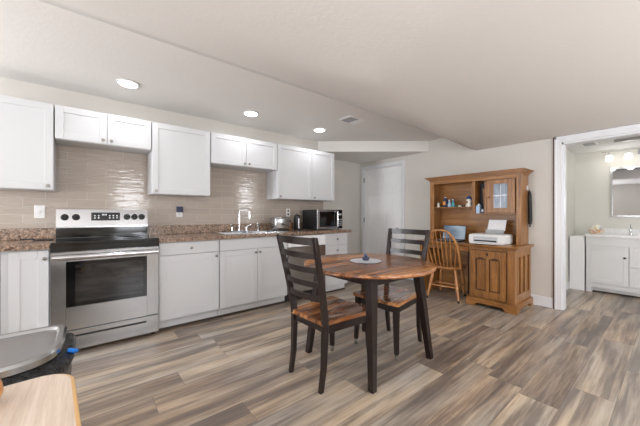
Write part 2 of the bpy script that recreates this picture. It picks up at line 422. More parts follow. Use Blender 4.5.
# closet door
fr = B(); fr.box(XE - .02, XE, DL, DL + .06, 0, DT + .06, .003).box(XE - .02, XE, DR - .06, DR, 0, DT + .06, .003).box(XE - .02, XE, DR, DL, DT, DT + .06, .003)
fr.box(XE, XE + .1, DL - .016, DL, 0, DT).box(XE, XE + .1, DR, DR + .016, 0, DT).box(XE, XE + .1, DR, DL, DT - .016, DT)
dr = fr.done('door_1', 'trim_white', kind=ST)
b = B(); y0, y1 = DR + .02, DL - .02; x = XE + .012
W = y1 - y0; st = .11; mid = .1
b.box(x + .01, x + .04, y0, y1, .01, DT - .02)
rows = [(.01, .22), (.78, .92), (1.52, 1.62), (DT - .14, DT - .02)]
for a, c_ in ((y0, y0 + st), ((y0 + y1) / 2 - mid / 2, (y0 + y1) / 2 + mid / 2), (y1 - st, y1)): b.box(x, x + .011, a, c_, .01, DT - .02)
for a, c_ in ((y0 + st, (y0 + y1) / 2 - mid / 2), ((y0 + y1) / 2 + mid / 2, y1 - st)):
    for z0, z1 in rows: b.box(x, x + .011, a, c_, z0, z1)
for (a, c_) in ((y0 + st + .03, (y0 + y1) / 2 - mid / 2 - .03), ((y0 + y1) / 2 + mid / 2 + .03, y1 - st - .03)):
    for z0, z1 in ((.25, .75), (.95, 1.49), (1.65, DT - .17)): b.box(x + .003, x + .011, a, c_, z0, z1, .003)
pn = b.done('door_panel', 'white_paint', dr)
for z in (.3, 1.03, 1.84): B().cyl((XE - .004, DL - .008, z - .045), (XE - .004, DL - .008, z + .045), .009, seg=10).done('hinge', 'hinge', dr)
B().cyl((x, y0 + .07, .88), (x - .03, y0 + .07, .88), .012).lathe([(.0, 0), (.02, .004), (.026, .02), (.02, .038), (.0, .042)], (x - .045, y0 + .07, .86), 16).done('door_knob', 'knob_nickel', dr, smooth=True)

# bathroom shell
XB, YBN, YBS, ZB = 6.27, 1.05, -1.6, 2.135
B().box(XE + .12, XB + .1, YBN, YBN + .1, 0, 2.3).done('wall_bathroom_left', 'bath_wall_paint', kind=ST)
B().box(XB, XB + .1, YBS, YBN, 0, 2.3).done('wall_bathroom_back', 'bath_wall_paint', kind=ST)
B().box(XE + .12, XB + .1, YBS - .1, YBS, 0, 2.3).done('wall_bathroom_right', 'bath_wall_paint', kind=ST)
B().box(XE + .0, XB + .1, YBS - .1, YBN + .1, ZB, ZB + .08).done('ceiling_bathroom', 'bath_ceiling', kind=ST)
B().box(XE + .12, XB, YBN - .014, YBN, 0, .11, .003).done('baseboard_bathroom', 'trim_white', kind=ST)

# ------------------------------------------------------------------ lamps in the ceilings
def can(x, y, z, label, grp, power):
    t = thing('recessed_light', label, 'ceiling light', (x, y, z - .004), group=grp)
    B().lathe([(.094, .004), (.094, -.002), (.084, -.006), (.074, -.004), (.074, .004)], (x, y, z - .004), 32).done('trim_ring', 'white_plastic', t, smooth=True)
    B().lathe([(.073, -.005), (.073, -.0005)], (x, y, z - .006), 32).done('lens', 'lamp_on', t)
    l = area('downlight', (x, y, z - .02), (0, 0, 0), .13, .13, power, (.96, .985, 1.03), 'DISK', math.radians(165))
    return t
for k, (q, lb) in enumerate(zip(CANS, ('recessed ceiling light above the stove, leftmost of three', 'recessed ceiling light above the sink, middle of three', 'recessed ceiling light nearest the ceiling vent, rightmost of three'))):
    can(*q, lb, 'recessed kitchen ceiling lights', 2.2)
for x, y, z in FILL_DOWN:   # added fill lights under the low ceiling, out of view
    area('downlight', (x, y, z - .01), (0, 0, 0), .15, .15, 8, (.96, .985, 1.03), 'DISK', math.radians(165))
t = thing('ceiling_vent', 'small white square louvred ceiling vent above the kitchen', 'vent', (2.66, 2.63, ZK))
vx, vy = 2.66, 2.63
B().box(vx - .15, vx + .15, vy - .11, vy + .11, ZK - .008, ZK - .0003, .003).done('frame', 'white_plastic', t)
b = B()
for k in range(6): b.box(vx - .12, vx + .02, vy - .085 + k * .03, vy - .07 + k * .03, ZK - .014, ZK - .007)
b.done('louvre', 'grey_plastic', t)
b = B()
for k in range(6): b.box(vx + .03, vx + .125, vy - .085 + k * .03, vy - .067 + k * .03, ZK - .014, ZK - .007)
b.done('louvre', 'white_plastic', t)

# ------------------------------------------------------------------ KITCHEN CABINETS
def shaker(b, x0, x1, z0, z1, yf, d=.02, rail=.057, rec=.007):
    """door in the XZ plane, front at y=yf, going back to yf+d"""
    b.box(x0 + rail - .002, x1 - rail + .002, yf + rec, yf + d, z0 + rail - .002, z1 - rail + .002)
    b.box(x0, x0 + rail, yf, yf + d, z0, z1, .0015).box(x1 - rail, x1, yf, yf + d, z0, z1, .0015)
    b.box(x0 + rail, x1 - rail, yf, yf + d, z0, z0 + rail, .0015).box(x0 + rail, x1 - rail, yf, yf + d, z1 - rail, z1, .0015)
def knob_y(x, z, yf, parent, mat='knob_nickel'):
    b = B(); prof = [(.005, 0), (.005, .012), (.0135, .016), (.0145, .022), (.010, .027), (.0, .028)]
    pts = [(x, yf - h, z) for r, h in prof]; b.tube(pts, [max(r, .0005) for r, h in prof], 14)
    return b.done('knob', mat, parent, smooth=True)
def upper(x0, x1, z0, z1, label, doors, knobs, bev=True):
    t = thing('upper_cabinet', label, 'cabinet', ((x0 + x1) / 2, 3.6, z0), group=None)
    B().box(x0, x1, 3.452, 3.744, z0, z1, .001).done('carcass', 'cabinet_white', t)
    for (a, c_), kx in zip(doors, knobs):
        b = B(); shaker(b, a, c_, z0 + .004, z1 - .002, 3.43); d = b.done('door', 'cabinet_white', t)
        knob_y(kx, z0 + .035, 3.43, d)
    return t
ZU = 2.115
upper(-.83, -.228, 1.36, ZU, 'tall white shaker wall cabinet at the far left, left of the stove', [(-.828, -.231)], [-.262])
upper(-.222, .522, 1.815, ZU, 'short white two-door wall cabinet directly above the stove', [(-.219, .148), (.153, .519)], [.118, .183])
upper(.526, 1.124, 1.36, ZU, 'tall single-door white wall cabinet between the two short ones', [(.529, 1.121)], [.562])
upper(1.130, 2.024, 1.75, ZU, 'short white two-door wall cabinet above the sink', [(1.133, 1.574), (1.579, 2.021)], [1.545, 1.608])
upper(2.028, 3.072, 1.36, ZU, 'tall two-door white wall cabinet above the toaster and microwave', [(2.031, 2.617), (2.622, 3.069)], [2.07, 2.66])

def lower(x0, x1, label, parts, toe=True):
    t = thing('base_cabinet', label, 'cabinet', ((x0 + x1) / 2, 3.45, 0))
    B().box(x0, x1, 3.152, 3.744, .10, .872, .001).box(x0, x1, 3.20, 3.744, .022, .101).done('carcass', 'cabinet_white', t)
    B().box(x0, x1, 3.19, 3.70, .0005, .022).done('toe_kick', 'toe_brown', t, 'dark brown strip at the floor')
    for kind, a, c_, z0, z1, kx, kz in parts:
        if kind == 'door':
            b = B(); shaker(b, a, c_, z0, z1, 3.13, rail=.062, rec=.0028); d = b.done('door', 'cabinet_white', t)
        else:
            d = B().box(a, c_, 3.13, 3.15, z0, z1, .002).done(kind, 'cabinet_white', t)
        if kx is not None: knob_y(kx, kz, 3.13, d)
    return t
lower(-.50, -.232, 'narrow white base cabinet to the left of the stove', [('door', -.457, -.237, .115, .862, -.257, .80)])
lower(.537, 1.119, 'white base cabinet with one drawer just right of the stove', [('drawer', .54, 1.116, .745, .866, .83, .805), ('door', .54, 1.116, .115, .74, 1.085, .70)])
lower(1.124, 1.996, 'wide white sink base cabinet with two doors', [('false_drawer', 1.127, 1.993, .745, .866, None, None), ('door', 1.127, 1.572, .115, .74, 1.545, .70), ('door', 1.577, 1.993, .115, .74, 1.605, .70)])
lower(2.632, 3.07, 'narrow white drawer cabinet at the right end of the counter', [('drawer', 2.635, 3.067, .70, .866, 2.85, .785), ('drawer', 2.635, 3.067, .42, .695, 2.85, .62), ('drawer', 2.635, 3.067, .115, .415, 2.85, .33)])

# dishwasher
t = thing('dishwasher', 'stainless dishwasher with pale control strip behind the near chair', 'dishwasher', (2.313, 3.45, 0))
B().box(2.003, 2.626, 3.16, 3.74, .10, .865).done('body', 'black_plastic', t)
B().box(2.006, 2.623, 3.12, 3.16, .12, .715, .004).done('door', 'steel', t)
cp = B().box(2.006, 2.623, 3.115, 3.16, .72, .862, .004).done('control_panel', 'white_plastic', t, 'pale control panel')
B().box(2.22, 2.42, 3.108, 3.116, .775, .80, .003).done('handle_recess', 'black_plastic', cp)
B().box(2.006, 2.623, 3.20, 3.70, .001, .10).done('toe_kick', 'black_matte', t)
# undercounter appliance at the far left
t = thing('undercounter_fridge', 'dark-framed undercounter appliance cut off by the left picture edge', 'appliance', (-.81, 3.45, 0))
B().box(-1.10, -.507, 3.16, 3.74, .03, .865).done('body', 'black_plastic', t)
B().box(-1.098, -.535, 3.12, 3.16, .11, .85, .004).done('door', 'white_plastic', t, 'white door')
B().box(-1.09, -.52, 3.20, 3.70, .001, .031).done('base', 'black_matte', t)

# countertops
t = thing('countertop', 'speckled brown granite countertop right of the stove around the sink', 'countertop', (1.83, 3.43, .874))
SX0, SX1, SY0, SY1 = 1.22, 2.02, 3.22, 3.64
b = B(); z0, z1 = .874, .914
b.box(.536, SX0, 3.105, 3.744, z0, z1).box(SX1, 3.125, 3.105, 3.744, z0, z1).box(SX0, SX1, 3.105, SY0, z0, z1).box(SX0, SX1, SY1, 3.744, z0, z1)
bmesh.ops.remove_doubles(b.bm, verts=b.bm.verts, dist=.0005)
b.done('slab', 'granite', t)
B().box(.536, 3.10, 3.72, 3.744, .9145, 1.018, .002).done('splashback', 'granite', t)
t = thing('countertop', 'short speckled granite countertop left of the stove', 'countertop', (-.67, 3.43, .874))
B().box(-1.1, -.228, 3.105, 3.744, z0, z1, .002).done('slab', 'granite', t)
B().box(-1.1, -.228, 3.72, 3.744, .9145, 1.018, .002).done('splashback', 'granite', t)

# sink
t = thing('kitchen_sink', 'stainless double-bowl sink set in the granite counter', 'sink', (1.62, 3.43, .914))
b = B(); r = .018; zt = .9145
b.box(SX0 - r, SX0 + .02, SY0 - r, SY1 + r, zt, zt + .006, .002).box(SX1 - .02, SX1 + r, SY0 - r, SY1 + r, zt, zt + .006, .002)
b.box(SX0, SX1, SY0 - r, SY0 + .02, zt, zt + .006, .002).box(SX0, SX1, SY1 - .07, SY1 + r, zt, zt + .006, .002).box(1.60, 1.64, SY0, SY1, zt, zt + .006, .002)
b.done('rim', 'sink_steel', t)
for a, c_ in ((SX0 + .012, 1.612), (1.628, SX1 - .012)):
    b = B(); ya, yb = SY0 + .012, SY1 - .06; zb = .885
    V = [[b.bm.verts.new((x, y, z)) for x, y in ((a + i, ya + i), (c_ - i, ya + i), (c_ - i, yb - i), (a + i, yb - i))] for i, z in ((0, zt + .003), (.006, .89))]
    zb = .8785
    V.append([b.bm.verts.new((x, y, zb)) for x, y in ((a + .03, ya + .03), (c_ - .03, ya + .03), (c_ - .03, yb - .03), (a + .03, yb - .03))])
    for p, q in zip(V, V[1:]):
        for k in range(4): b.bm.faces.new((p[k], p[(k + 1) % 4], q[(k + 1) % 4], q[k]))
    b.bm.faces.new(V[-1]); o = b.done('bowl', 'sink_steel', t)
# faucet
fx, fy, fz = 1.56, 3.615, .921
t = thing('faucet', 'chrome high-arc kitchen faucet with side handle at the sink', 'faucet', (fx, fy, fz))
B().box(fx - .12, fx + .12, fy - .028, fy + .028, fz, fz + .012, .005).done('base_plate', 'chrome', t)
arc = [(fx, fy, fz + .01), (fx, fy, fz + .12), (fx, fy, fz + .22)] + [(fx + .055 - .055 * math.cos(a), fy - .035 * (1 - math.cos(a)), fz + .25 + .055 * math.sin(a)) for a in [k * PI / 8 for k in range(9)]] + [(fx + .112, fy - .072, fz + .20)]
B().tube(bow(arc), .009, 12).cyl((fx, fy, fz + .01), (fx, fy, fz + .05), .015).done('spout', 'chrome', t, smooth=True)
B().cyl((fx + .112, fy - .072, fz + .215), (fx + .112, fy - .072, fz + .165), .012, .011).done('spray_head', 'chrome', t, smooth=True)
B().cyl((fx - .10, fy, fz + .011), (fx - .10, fy, fz + .06), .012, .010).tube([(fx - .10, fy, fz + .06), (fx - .12, fy - .03, fz + .085), (fx - .14, fy - .06, fz + .095)], .007).done('handle', 'chrome', t, smooth=True)
B().cyl((fx + .10, fy, fz + .011), (fx + .10, fy, fz + .055), .012, .010).tube([(fx + .10, fy, fz + .055), (fx + .12, fy - .03, fz + .08), (fx + .14, fy - .06, fz + .09)], .007).done('handle', 'chrome', t, smooth=True)
t = thing('side_sprayer', 'small chrome sprayer standing right of the kitchen faucet', 'sprayer', (1.83, 3.615, .921))
B().lathe([(.02, 0), (.02, .008), (.012, .014), (.011, .07), (.014, .075), (.014, .1), (.008, .106)], (1.83, 3.615, .921)).done('stem', 'chrome', t, smooth=True)
B().cyl((1.83, 3.615, 1.012), (1.80, 3.58, 1.02), .010, .008).done('nozzle', 'chrome', t, smooth=True)

# ------------------------------------------------------------------ STOVE
t = thing('electric_range', 'stainless steel freestanding electric stove with black glass cooktop', 'stove', (.153, 3.4, 0))
x0, x1, yf = -.224, .532, 3.098
B().box(x0, x1, 3.14, 3.735, .03, .895).done('body', 'steel', t)
for fx_ in (x0 + .04, x1 - .04):
    for fy_ in (3.18, 3.68): B().cyl((fx_, fy_, .0005), (fx_, fy_, .031), .018).done('foot', 'black_plastic', t)
B().box(x0 - .002, x1 + .002, 3.092, 3.634, .896, .922, .004).box(x0, x1, yf, 3.14, .845, .897).done('cooktop', 'cooktop_glass', t, 'black glass cooktop')
ct = [o for o in t.children if o.name.startswith('cooktop')][0]
for cx_, cy_, r_ in ((-.04, 3.24, .10), (.34, 3.24, .085), (-.04, 3.5, .075), (.34, 3.5, .10), (.15, 3.56, .05)):
    B().lathe([(r_, 0), (r_, .0006), (r_ - .004, .0006), (r_ - .004, 0)], (cx_, cy_, .9222), 32).done('burner_ring', 'burner_ring', ct)
b = B(); b.box(x0, -.132, yf, 3.14, .205, .84, .002).box(.434, x1, yf, 3.14, .205, .84, .002).box(-.132, .434, yf, 3.14, .205, .39).box(-.132, .434, yf, 3.14, .762, .84)
dd = b.done('oven_door', 'steel', t)
B().box(-.132, .434, yf + .001, 3.13, .39, .762).done('window_frame', 'black_gloss', dd, 'black glass window border')
B().box(-.075, .405, yf - .0005, yf + .004, .425, .73, .001).done('window_glass', 'oven_glass', dd, 'smoky oven window glass')
b = B(); b.tube([(x0 + .01, yf - .045, .80), (x1 - .01, yf - .045, .80)], .0165, 14, sq=(1, 1.2))
b.box(x0 + .03, x0 + .06, yf - .04, yf + .002, .785, .815, .003).box(x1 - .06, x1 - .03, yf - .04, yf + .002, .785, .815, .003)
b.done('handle', 'steel_handle', dd, smooth=True)
dw = B().box(x0, x1, yf, 3.14, .035, .195, .003).done('storage_drawer', 'steel', t)
B().box(-.10, .43, yf - .004, yf + .002, .142, .158, .003).done('drawer_pull', 'black_plastic', dw, 'dark grip slot')
# backguard
b = B(); b.prism([(3.635, .923), (3.735, .923), (3.735, 1.195), (3.66, 1.195), (3.638, 1.03)], x0 - .003, x1 - .016, 'x'); bg = b.done('backguard', 'steel', t)
B().box(x0 - .002, x1 - .018, 3.625, 3.637, .924, 1.018, .002).done('vent_panel', 'black_gloss', bg, 'black strip below the controls')
def bgy(z): return 3.638 + (z - 1.03) / .165 * .022
def bgbox(xa, xb, za, zb, d, name, mat, parent, label=None):
    b = B(); b.prism([(bgy(za) - d, za), (bgy(za) + .003, za), (bgy(zb) + .003, zb), (bgy(zb) - d, zb)], xa, xb, 'x'); return b.done(name, mat, parent, label)
dp = bgbox(.032, .268, 1.085, 1.165, .003, 'display', 'dark_display', bg, 'black touch display')
# marks on the display (dots and digits)
b = B()
for col in range(7):
    for zz in (1.105, 1.127):
        if 2 <= col <= 3: continue
        xa = .055 + col * .03; b.prism([(bgy(zz) - .0045, zz), (bgy(zz) - .002, zz), (bgy(zz + .012) - .002, zz + .012), (bgy(zz + .012) - .0045, zz + .012)], xa, xa + .012, 'x')
for xa in (.118, .128, .140, .150): b.prism([(bgy(1.135) - .0045, 1.135), (bgy(1.135) - .002, 1.135), (bgy(1.152) - .002, 1.152), (bgy(1.152) - .0045, 1.152)], xa, xa + .006, 'x')
b.done('display_marks', 'display_mark', dp)
for kx in (-.165, -.083, .328, .395, .462):
    k = B(); yb = bgy(1.12); k.tube([(kx, yb + .002, 1.12), (kx, yb - .008, 1.119), (kx, yb - .012, 1.119), (kx, yb - .034, 1.116)], [.030, .030, .025, .022], 18)
    k.box(kx - .004, kx + .004, yb - .04, yb - .03, 1.098, 1.136, .001); kk = k.done('knob', 'black_plastic', bg, smooth=True)

# ------------------------------------------------------------------ outlets
def outlet(x, z, label, dark=None, slots=True, y=3.748):
    t = thing('wall_outlet', label, 'outlet', (x, y, z - .06))
    B().box(x - .036, x + .036, y - .006, y - .0003, z - .06, z + .06, .003).done('cover_plate', 'white_plastic', t)
    if dark:
        B().box(x - .036, x + .036, y - .032, y - .0062, z - .005, z + .064, .004).done('plug_in_device', dark, t, 'black plugged-in device')
        b = B(); b.box(x - .008, x - .004, y - .0072, y - .0055, z - .035, z - .02).box(x + .004, x + .008, y - .0072, y - .0055, z - .035, z - .02).done('socket', 'black_plastic', t)
    elif slots:
        for dz in (-.026, .026):
            B().box(x - .015, x + .015, y - .009, y - .0055, z + dz - .014, z + dz + .014, .002).done('socket', 'black_plastic', t)
    else:
        B().box(x - .006, x + .006, y - .012, y - .0055, z - .013, z + .013, .002).done('toggle', 'white_plastic', t)
outlet(-.345, 1.172, 'white switch plate on the tile left of the stove', None, False)
outlet(.86, 1.175, 'white outlet with a dark device plugged in, right of the stove', 'navy')
outlet(2.40, 1.172, 'white wall outlet with two dark sockets above the toaster')

# ------------------------------------------------------------------ counter items
t = thing('cooking_utensil', 'flat black utensil lying on the counter left of the stove', 'utensil', (-.30, 3.56, .9145))
B().box(-.37, -.235, 3.52, 3.60, .9146, .925, .003).done('rest', 'black_plastic', t)
B().tube([(-.45, 3.54, .93), (-.36, 3.55, .93)], .007, 8).done('handle', 'black_plastic', t, smooth=True)
# toaster
t = thing('toaster', 'brushed steel toaster on the counter right of the sink', 'toaster', (2.11, 3.50, .9145))
b = B(); sec = []
for x, e in ((1.99, .014), (1.996, .005), (2.01, 0), (2.21, 0), (2.224, .005), (2.23, .014)):
    pts = []
    for a in range(20):
        th = 2 * PI * a / 20; cx_, sx_ = math.cos(th), math.sin(th)
        pts.append((x, 3.50 + (.075 - e) * math.copysign(abs(cx_) ** .28, cx_), 1.02 + (.088 - e) * math.copysign(abs(sx_) ** .28, sx_)))
    sec.append(pts)
b.loft(sec); sh = b.done('shell', 'steel', t, smooth=True)
B().box(2.0, 2.22, 3.435, 3.565, .9148, .935, .003).done('base', 'black_plastic', t)
for yy in (3.475, 3.525): B().box(2.03, 2.19, yy - .012, yy + .012, 1.104, 1.1095).done('slot', 'black_matte', sh, 'dark bread slot')
B().box(2.095, 2.125, 3.405, 3.43, 1.0, 1.02, .004).done('lever', 'black_plastic', t)
# kettle / canister
t = thing('coffee_carafe', 'black and steel carafe between the toaster and microwave', 'carafe', (2.42, 3.53, .9145))
B().lathe([(.045, 0), (.052, .01), (.052, .17), (.044, .2), (.044, .205)], (2.42, 3.53, .9147)).done('body', 'black_plastic', t, smooth=True)
B().lathe([(.044, .0), (.042, .015), (.012, .022), (.012, .035), (.0, .036)], (2.42, 3.53, 1.12)).done('lid', 'black_gloss', t, smooth=True)
B().box(2.405, 2.432, 3.474, 3.482, .935, 1.09, .002).done('front_band', 'steel_handle', t, 'bright steel band')
t = thing('jar', 'small brown jar beside the steel toaster', 'jar', (2.335, 3.6, .9145))
B().lathe([(.026, 0), (.028, .01), (.022, .05), (.026, .1), (.02, .12)], (2.335, 3.6, .9147)).done('body', 'gold_brown', t, smooth=True)
B().lathe([(.022, 0), (.024, .01), (.012, .025), (.0, .03)], (2.335, 3.6, 1.035)).done('lid', 'black_plastic', t, smooth=True)
# microwave
t = thing('microwave', 'black and stainless countertop microwave at the right end of the counter', 'microwave', (2.87, 3.47, .9145))
B().box(2.61, 3.11, 3.31, 3.66, .927, 1.215, .004).done('body', 'black_plastic', t)
for a in (2.65, 3.07):
    for c_ in (3.35, 3.62): B().cyl((a, c_, .9147), (a, c_, .928), .014).done('foot', 'black_plastic', t)
b = B(); b.box(2.61, 2.655, 3.285, 3.312, .927, 1.215, .002).box(2.985, 3.005, 3.285, 3.312, .927, 1.215).box(2.655, 2.985, 3.285, 3.312, .927, .96).box(2.655, 2.985, 3.285, 3.312, 1.185, 1.215)
d = b.done('door', 'steel', t)
B().box(2.655, 2.985, 3.287, 3.311, .96, 1.185).done('window', 'black_gloss', d, 'dark window glass')
B().tube([(2.985, 3.255, .955), (2.985, 3.25, 1.07), (2.985, 3.255, 1.19)], .009, 10).box(2.98, 2.99, 3.255, 3.29, .96, .975).box(2.98, 2.99, 3.255, 3.29, 1.17, 1.185).done('handle', 'steel_handle', d, smooth=True)
cp = B().box(3.005, 3.11, 3.285, 3.312, .927, 1.215, .002).done('control_panel', 'black_gloss', t, 'black control panel')
b = B()
for i in range(3):
    for j in range(4): b.box(3.025 + i * .027, 3.041 + i * .027, 3.283, 3.286, .97 + j * .03, .985 + j * .03)
b.box(3.03, 3.09, 3.283, 3.286, 1.13, 1.16).done('buttons', 'grey_plastic', cp, 'small pale key marks')

# ------------------------------------------------------------------ DINING TABLE
TX, TY = 1.78, 1.58
t = thing('dining_table', 'round glossy acacia-topped dining table with dark splayed legs', 'table', (TX, TY, 0))
B().lathe([(.49, .728), (.512, .732), (.52, .740), (.52, .752), (.514, .76), (.50, .762)], (TX, TY, 0), 72).done('tabletop', 'acacia_table', t, 'striped glossy brown wood top', smooth=True)
b = B()
for a in (0, 1, 2, 3):
    th = a * PI / 2
    b.box(-.27, .27, .262, .282, .655, .7275, .002, mat=Matrix.Translation((TX, TY, 0)) @ Matrix.Rotation(th, 4, 'Z'))
b.done('apron', 'espresso', t)
for sx in (-1, 1):
    for sy in (-1, 1):
        b = B(); secs = []
        for z, r, o_ in ((.0008, .021, .345), (.35, .026, .312), (.727, .032, .275)):
            cx_, cy_ = TX + sx * o_, TY + sy * o_
            secs.append([(cx_ + i * r, cy_ + j * r, z) for i, j in ((-1, -1), (1, -1), (1, 1), (-1, 1))])
        b.loft(secs); b.done('leg', 'espresso', t, bevel=.003)
# placemat and trinket
t = thing('serving_plate', 'flat pale round plate in the middle of the round table', 'plate', (1.775, 1.60, .7625))
B().lathe([(.07, 0), (.125, .003), (.128, .006), (.12, .0055), (.07, .003)], (1.775, 1.60, .7625), 40).done('dish', 'plate_white', t, smooth=True)
t = thing('blue_ornament', 'small dark blue ornament sitting on the pale table plate', 'ornament', (1.80, 1.62, .7663))
B().lathe([(.022, 0), (.03, .01), (.026, .024), (.014, .032), (.0, .035)], (1.80, 1.62, .7663), 14).done('base', 'navy', t, smooth=True)
B().lathe([(.006, 0), (.014, .006), (.012, .015), (.0, .02)], (1.792, 1.615, .799), 10).done('knob', 'blue_glaze', t, smooth=True)

# ------------------------------------------------------------------ DINING CHAIRS (facing +x locally)
def dining_chair(label, loc, rz):
    t = thing('dining_chair', label, 'chair', loc, rz, 'dark ladder-back dining chairs', local=True)
    ZS = .455
    # rear uprights: foot, seat, top
    def rear(s):
        b = B(); secs = []
        for z, x, y, hx, hy in ((.001, -.236, .165, .015, .014), (.15, -.212, .165, .017, .016), (.38, -.203, .167, .020, .017), (.48, -.207, .170, .020, .017), (.7, -.248, .184, .018, .017), (.9, -.295, .196, .015, .017), (1.005, -.320, .202, .012, .017)):
            secs.append([(x + i * hx, s * y + j * hy, z) for i, j in ((-1, -1), (1, -1), (1, 1), (-1, 1))])
        b.loft(secs); return b.done('rear_leg', 'espresso', t, smooth=True, bevel=.003)
    rear(1); rear(-1)
    for s in (1, -1):
        b = B(); secs = []
        for z, x, y, h in ((.045, .215, .205, .015), (.2, .208, .198, .018), (.425, .20, .192, .022)):
            secs.append([(x + i * h, s * y + j * h, z) for i, j in ((-1, -1), (1, -1), (1, 1), (-1, 1))])
        b.loft(secs); lg = b.done('front_leg', 'espresso', t, bevel=.003)
        B().lathe([(.013, .0006), (.015, .004), (.0135, .03), (.0145, .046)], (.2155, s * .2055, 0), 14).done('glide', 'glide_steel', lg, 'metal foot cap', smooth=True)
    b = B()
    b.box(.186, .206, -.175, .175, .365, .425, .002).box(-.21, -.19, -.155, .155, .375, .425, .002)
    for s in (1, -1):
        b.prism([(-.19, s * .148), (.185, s * .182), (.185, s * .202), (-.19, s * .168)] if s > 0 else [(-.19, s * .168), (.185, s * .202), (.185, s * .182), (-.19, s * .148)], .365, .425)
    b.done('seat_rail', 'espresso', t)
    # contoured seat
    b = B(); NXs, NYs = 14, 14; g = {}
    for lay in (0, 1):
        for i in range(NXs + 1):
            for j in range(NYs + 1):
                u = i / NXs; v_ = j / NYs * 2 - 1
                x = -.225 + .465 * u; hw = .178 + .052 * u
                # rounded front corners
                x -= .012 * (abs(v_) ** 6) * (1 if u > .9 else 0)
                y = v_ * hw
                dip = .012 * math.exp(-((u - .38) / .3) ** 2) * (math.cos(v_ * PI * .9) * .5 + .5) + .006 * math.exp(-((abs(v_) - .5) / .22) ** 2) * u
                z = ZS - dip if lay else .4255
                g[lay, i, j] = b.bm.verts.new((x, y, z))
    for i in range(NXs):
        for j in range(NYs):
            b.bm.faces.new((g[1, i, j], g[1, i + 1, j], g[1, i + 1, j + 1], g[1, i, j + 1]))
            b.bm.faces.new((g[0, i, j], g[0, i, j + 1], g[0, i + 1, j + 1], g[0, i + 1, j]))
    for i in range(NXs):
        for j in (0, NYs): b.bm.faces.new([g[0, i, j], g[0, i + 1, j], g[1, i + 1, j], g[1, i, j]])
    for j in range(NYs):
        for i in (0, NXs): b.bm.faces.new([g[0, i, j], g[0, i, j + 1], g[1, i, j + 1], g[1, i, j]])
    # notch effect: rear uprights pass just behind the seat edge
    b.done('seat', 'acacia_seat', t, 'glossy striped wood seat', smooth=True)
    def slat(z, hh, name):
        k = (z - .48) / .525; xc = -.208 - .114 * k; yc = .170 + .032 * k - .012
        b = B(); secs = []
        for i in range(13):
            v_ = i / 12 * 2 - 1; bowx = -.024 * (1 - v_ * v_)
            x = xc + bowx; y = v_ * yc
            secs.append([(x - .008, y, z - hh), (x + .007, y, z - hh), (x + .003, y, z + hh), (x - .012, y, z + hh)])
        b.loft(secs); return b.done(name, 'espresso', t, smooth=True)
    slat(.978, .024, 'top_rail')
    for z in (.885, .79, .695, .60): slat(z, .0195, 'back_slat')
    return t
dining_chair('dark ladder-back dining chair nearest the camera, left of the round table', (1.397, 1.608, 0), math.radians(2.2))
dining_chair('dark ladder-back dining chair on the far side of the round table', (2.09, 1.60, 0), math.radians(184))

